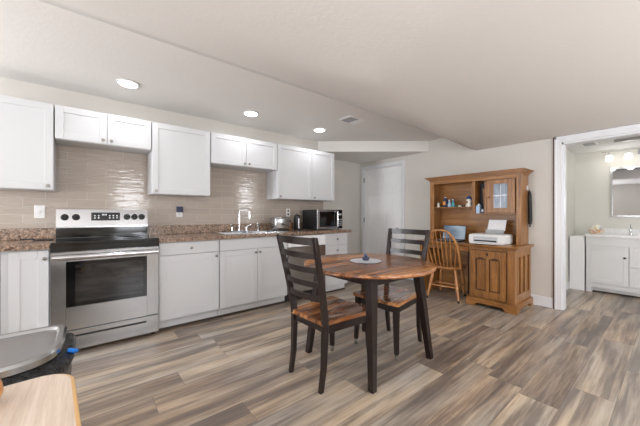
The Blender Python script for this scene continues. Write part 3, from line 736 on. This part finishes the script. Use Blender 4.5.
# ------------------------------------------------------------------ WINDSOR CHAIR (facing +x locally)
def windsor(label, loc, rz):
    t = thing('windsor_chair', label, 'chair', loc, rz, local=True)
    ZS = .445
    b = B(); rings = []
    prof = [(0, .88), (.012, .97), (.026, 1.0), (.038, .97), (.036, .86)]
    for dz, sc in prof:
        ring = []
        for k in range(32):
            th = 2 * PI * k / 32; c_, s_ = math.cos(th), math.sin(th)
            ring.append((.205 * sc * math.copysign(abs(c_) ** .75, c_), (.205 + .02 * c_) * sc * math.copysign(abs(s_) ** .75, s_), ZS - .04 + dz))
        rings.append(ring)
    b.loft(rings); b.done('seat', 'windsor_oak', t, smooth=True)
    def leg(x0_, y0_, x1_, y1_):
        P0, P1 = Vector((x0_, y0_, .02)), Vector((x1_, y1_, ZS - .035))
        ks = [(0, .012), (.1, .014), (.3, .019), (.42, .021), (.46, .016), (.5, .021), (.6, .022), (.8, .018), (.86, .014), (.92, .018), (1, .016)]
        b = B(); b.tube([P0.lerp(P1, k) for k, r in ks], [r for k, r in ks], 12); l = b.done('leg', 'windsor_oak', t, smooth=True)
        B().tube([P0 - Vector((0, 0, .0195)), P0 + Vector((0, 0, .012))], .0145, 12).done('foot_cap', 'black_plastic', l, 'black foot cap')
        return P0.lerp(P1, .42)
    A = {}
    for sx in (-1, 1):
        for sy in (-1, 1): A[sx, sy] = leg(sx * .225 if sx < 0 else .19, sy * (.20 if sx < 0 else .165), sx * .15, sy * .135)
    for s in (-1, 1):
        p, q = A[-1, s], A[1, s]
        B().tube([p, p.lerp(q, .5), q], [.007, .012, .007], 10).done('stretcher', 'windsor_oak', t, smooth=True)
    p, q = (A[-1, -1] + A[1, -1]) / 2, (A[-1, 1] + A[1, 1]) / 2
    B().tube([p, p.lerp(q, .5), q], [.007, .012, .007], 10).done('stretcher', 'windsor_oak', t, smooth=True)
    p, q = A[-1, -1], A[-1, 1]
    B().tube([p, p.lerp(q, .5), q], [.007, .011, .007], 10).done('stretcher', 'windsor_oak', t, smooth=True)
    # bow
    hb = .508; W_ = .215
    def P(th):
        y = W_ * 1.0 * math.copysign(abs(math.cos(th)) ** .82, math.cos(th)); z = math.sin(th) ** .72 * hb if math.sin(th) > 1e-6 else 0
        y *= (1 - .06 * (1 - z / hb)) 
        return Vector((-.155 - .17 * (z / hb) , y, ZS - .012 + z))
    pts = [P(PI * k / 28) for k in range(29)]
    b = B(); b.tube(pts, .0155, 10); b.done('back_bow', 'windsor_oak', t, smooth=True)
    for k in range(7):
        y = (k - 3) * .046; yt = (k - 3) * .060
        zt = hb * max(0, 1 - (abs(yt) / W_) ** 2.44) ** .44 - .010
        p0 = Vector((-.165, y, ZS - .008)); p1 = Vector((-.155 - .17 * zt / hb, yt, ZS - .012 + zt))
        ks = [(0, .006), (.2, .0075), (.38, .012), (.5, .0085), (.75, .007), (1, .005)]
        B().tube([p0.lerp(p1, a) for a, r in ks], [r for a, r in ks], 8, sq=(1.0, 1.0)).done('spindle', 'windsor_oak', t, smooth=True)
    return t
windsor('honey oak bow-back spindle chair pulled up to the desk', (3.90, 1.995, 0), math.radians(10))

# ------------------------------------------------------------------ DESK WITH HUTCH
t = thing('hutch_desk', 'carved-base oak computer desk with tall open hutch against the wall', 'desk', (4.1, 1.77, 0))
YR, YL = 1.165, 2.385
b = B()
b.box(3.835, 4.40, YR + .014, 1.672, .0985, .734)
# side frame stiles/rails with vertical panels
yq = YR
b.box(3.839, 3.895, yq, yq + .013, .095, .735).box(4.345, 4.402, yq, yq + .013, .095, .735, .001).box(3.895, 4.345, yq, yq + .013, .64, .735).box(3.895, 4.345, yq, yq + .013, .095, .20)
b.box(4.03, 4.06, yq, yq + .013, .2, .64).box(4.18, 4.21, yq, yq + .013, .2, .64)
b.box(3.828, 3.8385, YR, YR + .075, .095, .735).box(3.828, 3.8345, 1.655, 1.674, .095, .735).box(3.828, 3.8345, YR + .0755, 1.6545, .705, .735)
b.done('pedestal', 'oak_z', t)
# base moulding with bracket feet
b = B()
b.prism([(1.14, .0006), (1.14, .085), (1.15, .098), (1.69, .098), (1.70, .085), (1.70, .0006), (1.60, .0006), (1.585, .03), (1.55, .042), (1.31, .042), (1.27, .03), (1.255, .0006)], 3.795, 3.832, 'x')
b.prism([(3.833, .0006), (3.833, .085), (3.834, .098), (4.405, .098), (4.405, .0006), (4.31, .0006), (4.29, .04), (3.94, .04), (3.92, .0006)], 1.142, 1.177, 'y')
b.prism([(3.833, .0006), (3.833, .085), (3.834, .098), (4.405, .098), (4.405, .0006), (4.31, .0006), (4.29, .04), (3.94, .04), (3.92, .0006)], 1.66, 1.698, 'y')
b.done('base_moulding', 'oak_y', t)
# pedestal door: arch-topped double panel
b = B(); xf = 3.806; xa = 3.828; y0, y1, z0, z1 = 1.255, 1.652, .125, .695
b.box(xa - .004, xa, y0 + .03, y1 - .03, z0 + .03, z1 - .03)
for a, c_ in ((y0, y0 + .06), (y1 - .06, y1), (1.437, 1.472)): b.box(xf, xa, a, c_, z0, z1, .002)
b.box(xf + .0005, xa, y0, y1, z0 + .0005, z0 + .075, .002)
for a, c_ in ((y0 + .06, 1.437), (1.472, y1 - .06)):
    m_ = (a + c_) / 2
    pts = [(a - .002, z1 - .0005), (a - .002, z1 - .105)] + [(a + (c_ - a) * k / 8, z1 - .105 + .022 * math.sin(PI * k / 8)) for k in range(1, 8)] + [(c_ + .002, z1 - .105), (c_ + .002, z1 - .0005)]
    b.prism(pts, xf + .0005, xa, 'x')
    b.box(xa - .012, xa - .003, a + .016, c_ - .016, z0 + .091, z1 - .12, .004)
d = b.done('door', 'oak_z', t)
b = B()  # dark wood strips along the panel borders and door edges
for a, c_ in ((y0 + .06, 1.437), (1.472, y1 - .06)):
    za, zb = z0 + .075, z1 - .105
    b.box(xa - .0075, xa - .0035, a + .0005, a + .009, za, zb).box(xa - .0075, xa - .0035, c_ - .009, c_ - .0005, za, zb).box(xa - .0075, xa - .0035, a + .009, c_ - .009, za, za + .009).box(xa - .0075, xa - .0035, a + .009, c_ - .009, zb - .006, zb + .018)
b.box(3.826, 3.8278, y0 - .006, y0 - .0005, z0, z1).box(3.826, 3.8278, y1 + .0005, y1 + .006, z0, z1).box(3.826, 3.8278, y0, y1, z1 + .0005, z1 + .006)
b.done('dark_groove', 'oak_dark', d, 'dark groove lines')
b = B()  # dark wood strips beside the side panels
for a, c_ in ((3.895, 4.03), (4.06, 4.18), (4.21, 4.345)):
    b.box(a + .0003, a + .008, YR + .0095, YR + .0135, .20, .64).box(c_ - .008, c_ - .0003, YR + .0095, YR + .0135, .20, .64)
b.done('dark_groove', 'oak_dark', t, 'dark groove lines')
B().tube([(xf + .001, 1.628, .42), (xf - .012, 1.628, .42), (xf - .016, 1.628, .42), (xf - .026, 1.628, .42)], [.006, .006, .015, .009], 12).done('knob', 'gold_brown', d, smooth=True)
B().box(xf - .003, xf + .001, 1.445, 1.463, .635, .66, .002).tube([(xf - .002, 1.454, .66), (xf - .004, 1.454, .66)], .012, 12).done('keyhole', 'black_matte', d)
# desktop
b = B(); b.box(3.79, 4.405, 1.135, YL + .015, .735, .748, .004).box(3.78, 4.405, 1.125, YL + .025, .748, .768, .006, 2)
b.done('desktop', 'oak_y', t)
# left side panel, back panel, kneehole drawer
B().box(3.83, 4.40, YL - .035, YL, .001, .735, .002).done('side_panel', 'oak_z', t)
B().box(4.37, 4.39, 1.674, YL - .037, .004, .735).done('back_panel', 'oak_back', t)
d = B().box(3.84, 3.86, 1.69, YL - .045, .665, .728, .003).done('drawer', 'oak_y', t)
B().tube([(3.841, 2.03, .697), (3.83, 2.03, .697), (3.818, 2.03, .697)], [.005, .011, .008], 10).done('knob', 'gold_brown', d, smooth=True)
# hutch
HX, HR, HL, HT = 4.12, 1.19, 2.385, 1.64
b = B(); b.box(HX, 4.40, HR, HR + .02, .769, HT).box(HX - .005, HX + .012, HR - .002, HR + .05, .769, HT, .002).done('hutch_side', 'oak_z', t)
b = B(); b.box(HX, 4.40, HL - .02, HL, .769, HT).box(HX - .005, HX + .012, HL - .06, HL + .002, .769, HT, .002).done('hutch_side', 'oak_z', t)
B().box(4.385, 4.40, HR + .021, HL - .021, .769, HT).done('hutch_back', 'oak_back', t)
b = B(); b.box(HX + .012, 4.385, 1.765, HL - .021, 1.238, 1.253, .001).done('shelf', 'oak_y', t)
b = B(); b.box(HX + .002, 4.385, HR + .021, 1.7645, 1.145, 1.160, .001).done('shelf', 'oak_y', t)
b = B(); b.box(HX - .002, 4.385, 1.728, 1.762, 1.161, HT - .041).box(HX - .002, 4.385, 1.583, 1.607, 1.161, HT - .041).done('divider', 'oak_z', t)
B().box(HX - .004, HX + .012, HR + .05, HL - .061, HT - .04, HT).box(HX + .012, 4.384, HR + .021, HL - .021, HT - .012, HT).done('top_rail', 'oak_y', t)
b = B()
for k, (o0, za, zb) in enumerate([(.0, HT + .0005, HT + .014), (.012, HT + .014, HT + .026), (.028, HT + .026, HT + .038), (.05, HT + .038, HT + .05), (.066, HT + .05, HT + .062)]):
    b.box(HX - .008 - o0, 4.405, HR - .004 - o0 * .8, HL + .004 + o0 * .8, za, zb)
b.done('crown_moulding', 'oak_y', t)
# glass door of hutch
b = B(); y0, y1, z0, z1 = 1.252, 1.578, 1.166, 1.594; xf = HX - .012; xa = HX + .006
b.box(xf, xa, y0, 1.335, z0, z1, .002).box(xf, xa, 1.495, y1, z0, z1, .002).box(xf, xa, 1.335, 1.495, z0, 1.228).box(xf, xa, 1.335, 1.495, 1.538, z1)
d = b.done('glass_door', 'oak_z', t)
B().box(xf + .008, xf + .012, 1.333, 1.497, 1.226, 1.54).done('pane', 'cabinet_glass', d, 'frosty patterned glass')
B().box(xf + .004, xf + .008, 1.335, 1.495, 1.386, 1.392).box(xf + .004, xf + .008, 1.412, 1.416, 1.228, 1.538).done('leading', 'silver_frame', d)
B().tube([(xf, 1.545, 1.37), (xf - .01, 1.545, 1.37), (xf - .015, 1.545, 1.37), (xf - .024, 1.545, 1.37)], [.006, .006, .015, .009], 12).done('knob', 'gold_brown', d, smooth=True)

# items in hutch --------------------------------------------------
ZS1 = 1.2535
def fig(x, y, z, prof, mat, name, label, cat, extra=None, seg=14):
    t = thing(name, label, cat, (x, y, z))
    B().lathe(prof, (x, y, z + .0002), seg).done('body', mat, t, smooth=True)
    return t
t = fig(4.16, 2.275, ZS1, [(.02, 0), (.022, .01), (.012, .03), (.017, .045), (.013, .06), (.0, .066)], 'cream_ceramic', 'figurine', 'tiny cream figurine at the left end of the hutch shelf', 'figurine')
B().lathe([(.008, 0), (.011, .008), (.0, .018)], (4.148, 2.275, ZS1 + .06), 10).done('head', 'grey_plastic', t, smooth=True)
t = fig(4.2, 2.185, ZS1, [(.036, 0), (.04, .02), (.04, .10), (.024, .12), (.022, .135)], 'navy', 'jar', 'dark navy jar with round light label on the hutch shelf', 'jar')
B().lathe([(.019, 0), (.02, .006), (.018, .02), (.0, .021)], (4.2, 2.185, ZS1 + .13), 14).done('lid', 'grey_plastic', t, smooth=True)
B().box(4.157, 4.161, 2.165, 2.205, ZS1 + .03, ZS1 + .085, .002).done('label_patch', 'orange_petal', t)
t = fig(4.17, 2.11, ZS1, [(.02, 0), (.024, .02), (.02, .05), (.01, .07), (.011, .085), (.0, .1)], 'light_blue', 'figurine', 'pale blue figurine beside the dark navy jar', 'figurine')
B().lathe([(.012, 0), (.014, .01), (.0, .02)], (4.165, 2.11, ZS1 + .092), 10).done('head', 'white_plastic', t, smooth=True)
t = fig(4.17, 2.055, ZS1, [(.022, 0), (.027, .02), (.022, .055), (.01, .075), (.012, .09), (.0, .105)], 'teal_glaze', 'figurine', 'teal figurine with white head on the hutch shelf', 'figurine')
B().lathe([(.012, 0), (.014, .01), (.0, .02)], (4.165, 2.055, ZS1 + .097), 10).done('head', 'white_plastic', t, smooth=True)
t = thing('trinket_tray', 'low green and teal dish to the right of the teal figurine', 'dish', (4.2, 2.005, ZS1))
B().lathe([(.03, 0), (.042, .012), (.04, .02), (.026, .008)], (4.2, 2.005, ZS1 + .0002), 20).done('dish', 'green_glaze', t, smooth=True)
B().lathe([(.018, .0), (.022, .01), (.0, .028)], (4.2, 2.005, ZS1 + .009), 14).done('filling', 'gold_brown', t, smooth=True)
t = fig(4.165, 1.955, ZS1, [(.018, 0), (.024, .008), (.02, .02), (.0, .026)], 'cream_ceramic', 'trinket', 'small pale shell-like trinket left of the stein', 'trinket')
t = fig(4.165, 1.905, ZS1, [(.022, 0), (.022, .018), (.02, .022)], 'black_plastic', 'small_box', 'small round black box just left of the stein', 'box')
t = thing('beer_stein', 'white and blue lidded ceramic stein on the hutch shelf', 'mug', (4.18, 1.835, ZS1))
B().lathe([(.042, 0), (.044, .012), (.037, .03), (.038, .085), (.034, .105)], (4.18, 1.835, ZS1 + .0002), 20).done('body', 'cream_ceramic', t, smooth=True)
B().lathe([(.034, 0), (.035, .01), (.028, .02), (.026, .035), (.008, .042), (.0, .052)], (4.18, 1.835, ZS1 + .1055), 16).done('lid', 'blue_glaze', t, smooth=True)
B().tube(bow([(4.165, 1.80, ZS1 + .09), (4.155, 1.776, ZS1 + .10), (4.152, 1.776, ZS1 + .06), (4.168, 1.803, ZS1 + .03)]), .005, 8).done('handle', 'blue_glaze', t, smooth=True)
b = B(); b.cyl((4.147, 1.845, ZS1 + .06), (4.137, 1.846, ZS1 + .065), .015); b.done('emblem', 'gold_brown', t)
# slot items
ZS2 = 1.1605
t = thing('tissue_box', 'white and blue patterned box at the bottom of the narrow hutch slot', 'box', (4.17, 1.695, ZS2))
B().box(4.13, 4.19, 1.672, 1.722, ZS2 + .0002, ZS2 + .105, .003).done('carton', 'light_blue', t)
B().lathe([(.012, 0), (.02, .012), (.006, .026)], (4.17, 1.697, ZS2 + .105), 8).done('tissue', 'paper', t)
t = thing('small_box', 'small dark blue box in the narrow slot beside the patterned box', 'box', (4.16, 1.638, ZS2))
B().box(4.135, 4.185, 1.615, 1.66, ZS2 + .0002, ZS2 + .07, .003).done('carton', 'navy', t)
B().box(4.1335, 4.136, 1.625, 1.65, ZS2 + .02, ZS2 + .05).done('label_patch', 'paper', t)
t = thing('wooden_stick', 'thin light wooden stick leaning inside the narrow hutch slot', 'stick', (4.205, 1.655, ZS2))
B().box(-.004, .004, -.01, .01, 0, .34, .001, mat=Matrix.Translation((4.222, 1.635, ZS2 + .003)) @ Matrix.Rotation(math.radians(-6), 4, 'X') @ Matrix.Rotation(math.radians(4), 4, 'Y')).done('stick', 'oak_x', t)
t = thing('dark_backing', 'black panel added to darken the back of the narrow slot', 'dark_backing', (4.315, 1.668, ZS2))
B().box(4.27, 4.36, 1.612, 1.724, ZS2 + .0003, ZS2 + .415, .003).done('backing_panel', 'black_matte', t)  # black panel added to make the slot interior dark

# laptop
ZD = .7682
t = thing('laptop', 'open laptop on the left part of the oak desk', 'laptop', (4.0, 1.99, ZD))
B().box(3.88, 4.10, 1.85, 2.18, ZD + .0003, ZD + .016, .003).done('keyboard_base', 'black_plastic', t)
B().box(3.90, 3.99, 1.88, 2.15, ZD + .0162, ZD + .018).done('keyboard', 'grey_plastic', t)
mt = Matrix.Translation((4.10, 2.015, ZD + .016)) @ Matrix.Rotation(math.radians(12), 4, 'Y')
l_ = B().box(-.004, .004, -.165, .165, 0, .205, .003, mat=mt).done('lid', 'black_plastic', t)
B().box(-.0052, -.0042, -.158, .158, .008, .198, mat=mt).done('screen', 'laptop_screen', l_, 'bluish reflective screen')
# printer
t = thing('printer', 'white inkjet printer on the oak desk right of the laptop', 'printer', (4.02, 1.5, ZD))
b = B(); secs = []
for z, e in ((.0004, .012), (.015, 0), (.10, .0), (.118, .006), (.126, .03)):
    secs.append([(3.90 + e, 1.30 + e, ZD + z), (4.19 - e, 1.30 + e, ZD + z), (4.19 - e, 1.715 - e, ZD + z), (3.90 + e, 1.715 - e, ZD + z)])
b.loft(secs); bd = b.done('body', 'white_plastic', t, bevel=.005)
B().box(3.896, 3.903, 1.37, 1.66, ZD + .026, ZD + .098, .003).done('front_slot', 'printer_grey', bd, 'pale grey recessed front')
B().box(3.893, 3.899, 1.385, 1.645, ZD + .034, ZD + .052).done('feed_mouth', 'black_plastic', bd, 'dark paper outlet')
B().box(3.893, 3.899, 1.385, 1.645, ZD + .076, ZD + .080).done('seam', 'grey_plastic', bd)
B().box(3.78, 3.905, 1.38, 1.65, ZD + .012, ZD + .022, .003).done('output_tray', 'white_plastic', bd)
B().box(-.004, .004, -.11, .11, 0, .05, .002, mat=Matrix.Translation((4.158, 1.5, ZD + .127)) @ Matrix.Rotation(math.radians(14), 4, 'Y')).done('paper_support', 'grey_plastic', bd)
t = thing('paper_sheet', 'stack of white paper standing in the back of the printer', 'paper', (4.15, 1.5, ZD + .13))
B().box(-.003, .001, -.105, .105, .042, .196, mat=Matrix.Translation((4.150, 1.485, ZD + .127)) @ Matrix.Rotation(math.radians(26), 4, 'Y')).done('sheet', 'paper', t)
# strap on the right side of hutch
t = thing('umbrella', 'folded black umbrella hanging from a hook on the hutch side', 'umbrella', (4.33, 1.165, 1.0))
B().tube([(4.35, 1.160, 1.02), (4.352, 1.158, 1.08), (4.35, 1.16, 1.25), (4.345, 1.162, 1.40), (4.343, 1.166, 1.44)], [.018, .022, .022, .020, .012], 12).done('canopy', 'black_matte', t, smooth=True)
B().tube(bow([(4.343, 1.166, 1.425), (4.34, 1.168, 1.47), (4.335, 1.172, 1.485)]), .004, 8).done('strap', 'black_plastic', t)
B().tube([(4.35, 1.160, .985), (4.35, 1.160, 1.022)], .008, 10).done('handle', 'black_plastic', t)
t = thing('wall_hook', 'small white adhesive hook on the side of the hutch', 'hook', (4.335, 1.183, 1.45))
B().box(4.322, 4.348, 1.181, 1.1878, 1.45, 1.51, .002).tube([(4.335, 1.183, 1.462), (4.335, 1.172, 1.462), (4.335, 1.168, 1.48)], .0035, 8).done('plate', 'white_plastic', t)

# black things under desk
t = thing('black_box', 'black box standing in the dark kneehole under the oak desk', 'box', (4.26, 1.78, 0))
B().box(4.20, 4.36, 1.69, 1.86, .016, .62, .005).done('case', 'black_plastic', t)
for a in (4.22, 4.34):
    for c_ in (1.72, 1.83): B().cyl((a, c_, .0006), (a, c_, .017), .012).done('foot', 'black_matte', t)

# ------------------------------------------------------------------ TRASH CAN
t = thing('trash_can', 'stainless-lidded trash can with a black bag, in front of the stove', 'trash can', (-.36, 1.55, 0))
def dshape(gx, gy, z, n=28, cx=-.354, yb=1.83):
    hw = .280 + gx; dp = .415 + gy; pts = [(cx - hw + .04, yb + gy * .5), (cx + hw - .04, yb + gy * .5)]
    pts = [(cx - hw + .04, yb + gx), (cx + hw - .04, yb + gx), (cx + hw - .012, yb + gx - .012), (cx + hw, yb + gx - .045)]
    for k in range(1, n):
        th = PI * k / n
        c_, s_ = math.cos(th), math.sin(th)
        pts.append((cx + hw * math.copysign(abs(c_) ** .5, c_), yb - .12 - (dp - .12) * abs(s_) ** .55))
    pts += [(cx - hw, yb + gx - .045), (cx - hw + .012, yb + gx - .012)]
    return [(x, y, z) for x, y in pts]
b = B(); b.loft([dshape(-.03, -.03, .0008), dshape(-.012, -.012, .10), dshape(-.012, -.012, .55)]); b.done('body', 'bin_steel', t, smooth=True)
b = B(); b.loft([dshape(-.004, -.004, .38), dshape(.018, .010, .42), dshape(.014, .008, .50), dshape(.034, .016, .55), dshape(.026, .012, .575), dshape(-.004, -.004, .595)]); bag = b.done('bag', 'bag_black', t, 'crinkled black bag folded over the rim', smooth=True)
b = B(); b.loft([dshape(-.012, -.012, .5955), dshape(0, 0, .600), dshape(.002, .002, .622), dshape(-.006, -.006, .632), dshape(-.022, -.022, .631), dshape(-.030, -.030, .621), dshape(-.10, -.10, .6195)]); b.done('lid', 'bin_steel', t, 'brushed steel lid', smooth=True)
tie = B(); tie.tube(bow([(-.060, 1.585, .585), (-.044, 1.577, .582), (-.036, 1.590, .574), (-.044, 1.604, .566)]), [.009] * 19, 8).done('tie', 'blue_plastic', bag, 'bright blue clip', smooth=True)

# ------------------------------------------------------------------ FOREGROUND TABLE + BOWL
t = thing('side_table', 'pale laminate table corner with tan edge band in the near left', 'table', (-.5, .35, 0))
def rrect(x0, x1, y0, y1, r, n=8):
    pts = []
    for cx_, cy_, a0 in ((x1 - r, y1 - r, 0), (x0 + r, y1 - r, PI / 2), (x0 + r, y0 + r, PI), (x1 - r, y0 + r, 1.5 * PI)):
        for k in range(n + 1):
            th = a0 + PI / 2 * k / n; pts.append((cx_ + r * math.cos(th), cy_ + r * math.sin(th)))
    return pts
RT = Matrix.Translation((-.027, .970, 0)) @ Matrix.Rotation(math.radians(4.0), 4, 'Z')
def tb(pts, z0, z1):
    b = B(); b.prism(pts, z0, z1); bmesh.ops.transform(b.bm, matrix=RT, verts=b.bm.verts); return b
tb(rrect(-1.0, -.008, -1.3, -.008, .062), .725, .7605).done('tabletop', 'laminate', t, 'pale wood-grain top')
b = tb(rrect(-1.008, 0, -1.308, 0, .068), .722, .7595); b.done('edge_band', 'laminate_edge', t, 'tan edge band', bevel=.006)
for a, c_ in ((-.12, -.12), (-.88, -.12), (-.12, -1.18), (-.88, -1.18)):
    b = B(); p = RT @ Vector((a, c_, 0)); b.loft([[(p.x + i * r, p.y + j * r, z) for i, j in ((-1, -1), (1, -1), (1, 1), (-1, 1))] for z, r in ((.0008, .022), (.721, .03))]); b.done('leg', 'laminate_edge', t, bevel=.003)
BX, BY = -.193, .868
t = thing('wooden_bowl', 'orange-brown turned wooden bowl on the pale table, at the left picture edge', 'bowl', (BX, BY, .761))
B().lathe([(.03, 0), (.045, .005), (.056, .014), (.058, .020)], (BX, BY, .7612), 36).done('bowl', 'laminate_edge', t, smooth=True)
B().lathe([(.058, 0), (.06, .005), (.057, .022), (.044, .036), (.02, .043), (.0, .044)], (BX, BY, .7815), 36).done('lid', 'amber', t, 'amber lid', smooth=True)

# ------------------------------------------------------------------ BATHROOM
t = thing('bathroom_vanity', 'white shaker vanity cabinet with sink top in the bathroom', 'vanity', (6.0, .2, 0))
vx = 5.77; vy1, vy0 = .845, -.42
b = B(); b.box(vx + .018, 6.262, vy0, vy1, .13, .815)
b.box(vx + .018, 6.262, vy1 - .06, vy1, .0008, .131).box(vx + .018, 6.262, vy0, vy0 + .06, .0008, .131).box(vx + .09, 6.262, vy0 + .06, vy1 - .06, .02, .131).box(vx + .018, vx + .045, vy0 + .06, vy1 - .06, .075, .131)
b.box(vx + .01, vx + .019, vy0, vy1, .70, .815).done('carcass', 'vanity_white', t)
def shx(b, y0, y1, z0, z1, xf, rail=.05, rec=.006, d=.016):
    b.box(xf + rec, xf + d, y0 + rail - .002, y1 - rail + .002, z0 + rail - .002, z1 - rail + .002)
    b.box(xf, xf + d, y0, y0 + rail, z0, z1, .0015).box(xf, xf + d, y1 - rail, y1, z0, z1, .0015)
    b.box(xf, xf + d, y0 + rail, y1 - rail, z0, z0 + rail, .0015).box(xf, xf + d, y0 + rail, y1 - rail, z1 - rail, z1, .0015)
for (a, c_, z0, z1, ky, kz) in ((.410, .838, .15, .685, .445, .50 + .04), (-.05, .40, .42, .685, None, 0), (-.05, .40, .15, .412, None, 0), (-.415, -.058, .15, .685, -.09, .54)):
    b = B(); shx(b, a, c_, z0, z1, vx); d = b.done('door' if ky is not None else 'drawer', 'vanity_white', t)
    kyy = ky if ky is not None else (a + c_) / 2; kzz = kz if ky is not None else (z0 + z1) / 2
    B().tube([(vx + .001, kyy, kzz), (vx - .012, kyy, kzz), (vx - .016, kyy, kzz), (vx - .026, kyy, kzz)], [.005, .005, .015, .01], 12).done('knob', 'hinge', d, smooth=True)
B().box(vx - .012, 6.265, vy0 - .012, vy1 + .012, .816, .852, .004).box(6.245, 6.266, vy0, vy1 + .01, .852, .93, .002).done('sink_top', 'white_plastic', t, 'glossy white sink top')
t = thing('bathroom_faucet', 'chrome bathroom faucet on the white vanity top', 'faucet', (6.10, .21, .8525))
fy2, fx2 = .405, 5.98
t.location = (fx2, fy2, .8525); ORG[t.name] = Vector(t.location)
B().lathe([(.026, 0), (.024, .012), (.016, .03), (.017, .1), (.0, .115)], (fx2, fy2, .8527), 16).done('body', 'chrome', t, smooth=True)
B().tube(bow([(fx2, fy2, .935), (fx2 - .06, fy2, .955), (fx2 - .10, fy2, .93)]), .010, 10).done('spout', 'chrome', t, smooth=True)
B().tube([(fx2, fy2, .965), (fx2 + .01, fy2, .985), (fx2 - .035, fy2, 1.0)], .007, 8).done('lever', 'chrome', t, smooth=True)
t = thing('flower_basket', 'white dish with yellow and orange flowers on the vanity', 'flower arrangement', (5.87, .745, .8525))
B().lathe([(.05, 0), (.08, .03), (.09, .07), (.086, .075)], (5.87, .745, .8527), 24).done('dish', 'floral_ceramic', t, smooth=True)
B().lathe([(.082, 0), (.07, .035), (.035, .062), (.0, .07)], (5.87, .74, .925), 20).done('dome', 'cream_ceramic', t, smooth=True)
for k in range(9):
    a = random.uniform(-.075, .085); bz = random.uniform(.0, .075)
    B().lathe([(.006, 0), (.017, .006), (.013, .014), (.0, .017)], (5.80 + random.uniform(0, .02), .755 + a, .875 + bz), 9).done('flower', ['yellow_petal', 'orange_petal', 'pink_petal', 'light_blue'][k % 4], t, smooth=True)
t = thing('side_cabinet', 'plain low white panelled unit tucked left of the vanity', 'cabinet', (6.0, .95, 0))
B().box(5.79, 6.24, .862, 1.035, .012, .81, .004).done('body', 'white_paint', t)
B().box(5.785, 6.24, .860, 1.04, .0008, .012).done('plinth', 'white_plastic', t)
# mirror
t = thing('wall_mirror', 'large silver-framed bathroom mirror above the vanity', 'mirror', (6.25, .1, 1.12))
m0, m1, z0, z1 = -.42, .635, 1.105, 1.855
b = B(); b.box(6.245, 6.2695, m0, m0 + .025, z0, z1, .002).box(6.245, 6.2695, m1 - .025, m1, z0, z1, .002).box(6.245, 6.2695, m0 + .025, m1 - .025, z0, z0 + .025).box(6.245, 6.2695, m0 + .025, m1 - .025, z1 - .025, z1)
b.done('frame', 'silver_frame', t)
B().box(6.256, 6.266, m0 + .024, m1 - .024, z0 + .024, z1 - .024).done('glass', 'mirror_glass', t)
# vanity light bar
t = thing('vanity_light', 'chrome vanity light bar with glowing shades above the mirror', 'light fixture', (6.23, .2, 2.0))
B().box(6.238, 6.2695, -.05, .35, 2.02, 2.09, .004).done('back_plate', 'chrome', t)
B().tube([(6.19, .725, 2.098), (6.19, -.35, 2.098)], .007, 10).tube([(6.19, .1, 2.098), (6.24, .1, 2.07)], .008).done('bar', 'silver_frame', t, smooth=True)
for yy in (.64, .44, .04, -.26):
    s_ = B().tube([(6.19, yy, 2.095), (6.188, yy, 2.06), (6.186, yy, 2.045)], [.008, .01, .02], 12).done('lamp_holder', 'chrome', t, smooth=True)
    B().lathe([(.02, 0), (.038, -.01), (.045, -.05), (.04, -.085), (.0, -.09)], (6.186, yy, 2.045), 16).done('lamp_shade', 'bath_lamp_on', s_, 'glowing white shade', smooth=True)
    p = bpy.data.lights.new('bulb', 'POINT'); p.energy = .55; p.shadow_soft_size = .05; p.color = (1, .97, .92)
    po = bpy.data.objects.new('bulb', p); C.objects.link(po); po.location = (6.02, yy, 1.88)
t = thing('ceiling_vent', 'grey square exhaust vent in the bathroom ceiling', 'vent', (5.42, .77, ZB))
B().box(5.32, 5.56, .68, .84, ZB - .012, ZB - .0003, .003).done('frame', 'white_plastic', t)
b = B()
for k in range(7): b.box(5.34 + k * .03, 5.36 + k * .03, .70, .82, ZB - .016, ZB - .011)
b.done('louvre', 'grey_plastic', t)
t = thing('ceiling_light_bar', 'long slim grey light fixture on the bathroom ceiling', 'light fixture', (5.47, .1, ZB))
B().box(5.44, 5.50, -.4, .52, ZB - .035, ZB - .0003, .004).done('housing', 'silver_frame', t)
B().box(5.505, 5.60, -.38, .50, ZB - .03, ZB - .0003, .004).done('diffuser', 'bath_ceiling', t)
area('bath_ceiling_light', (5.2, .1, 2.05), (0, 0, 0), .5, .5, 3, (1, .98, .95))
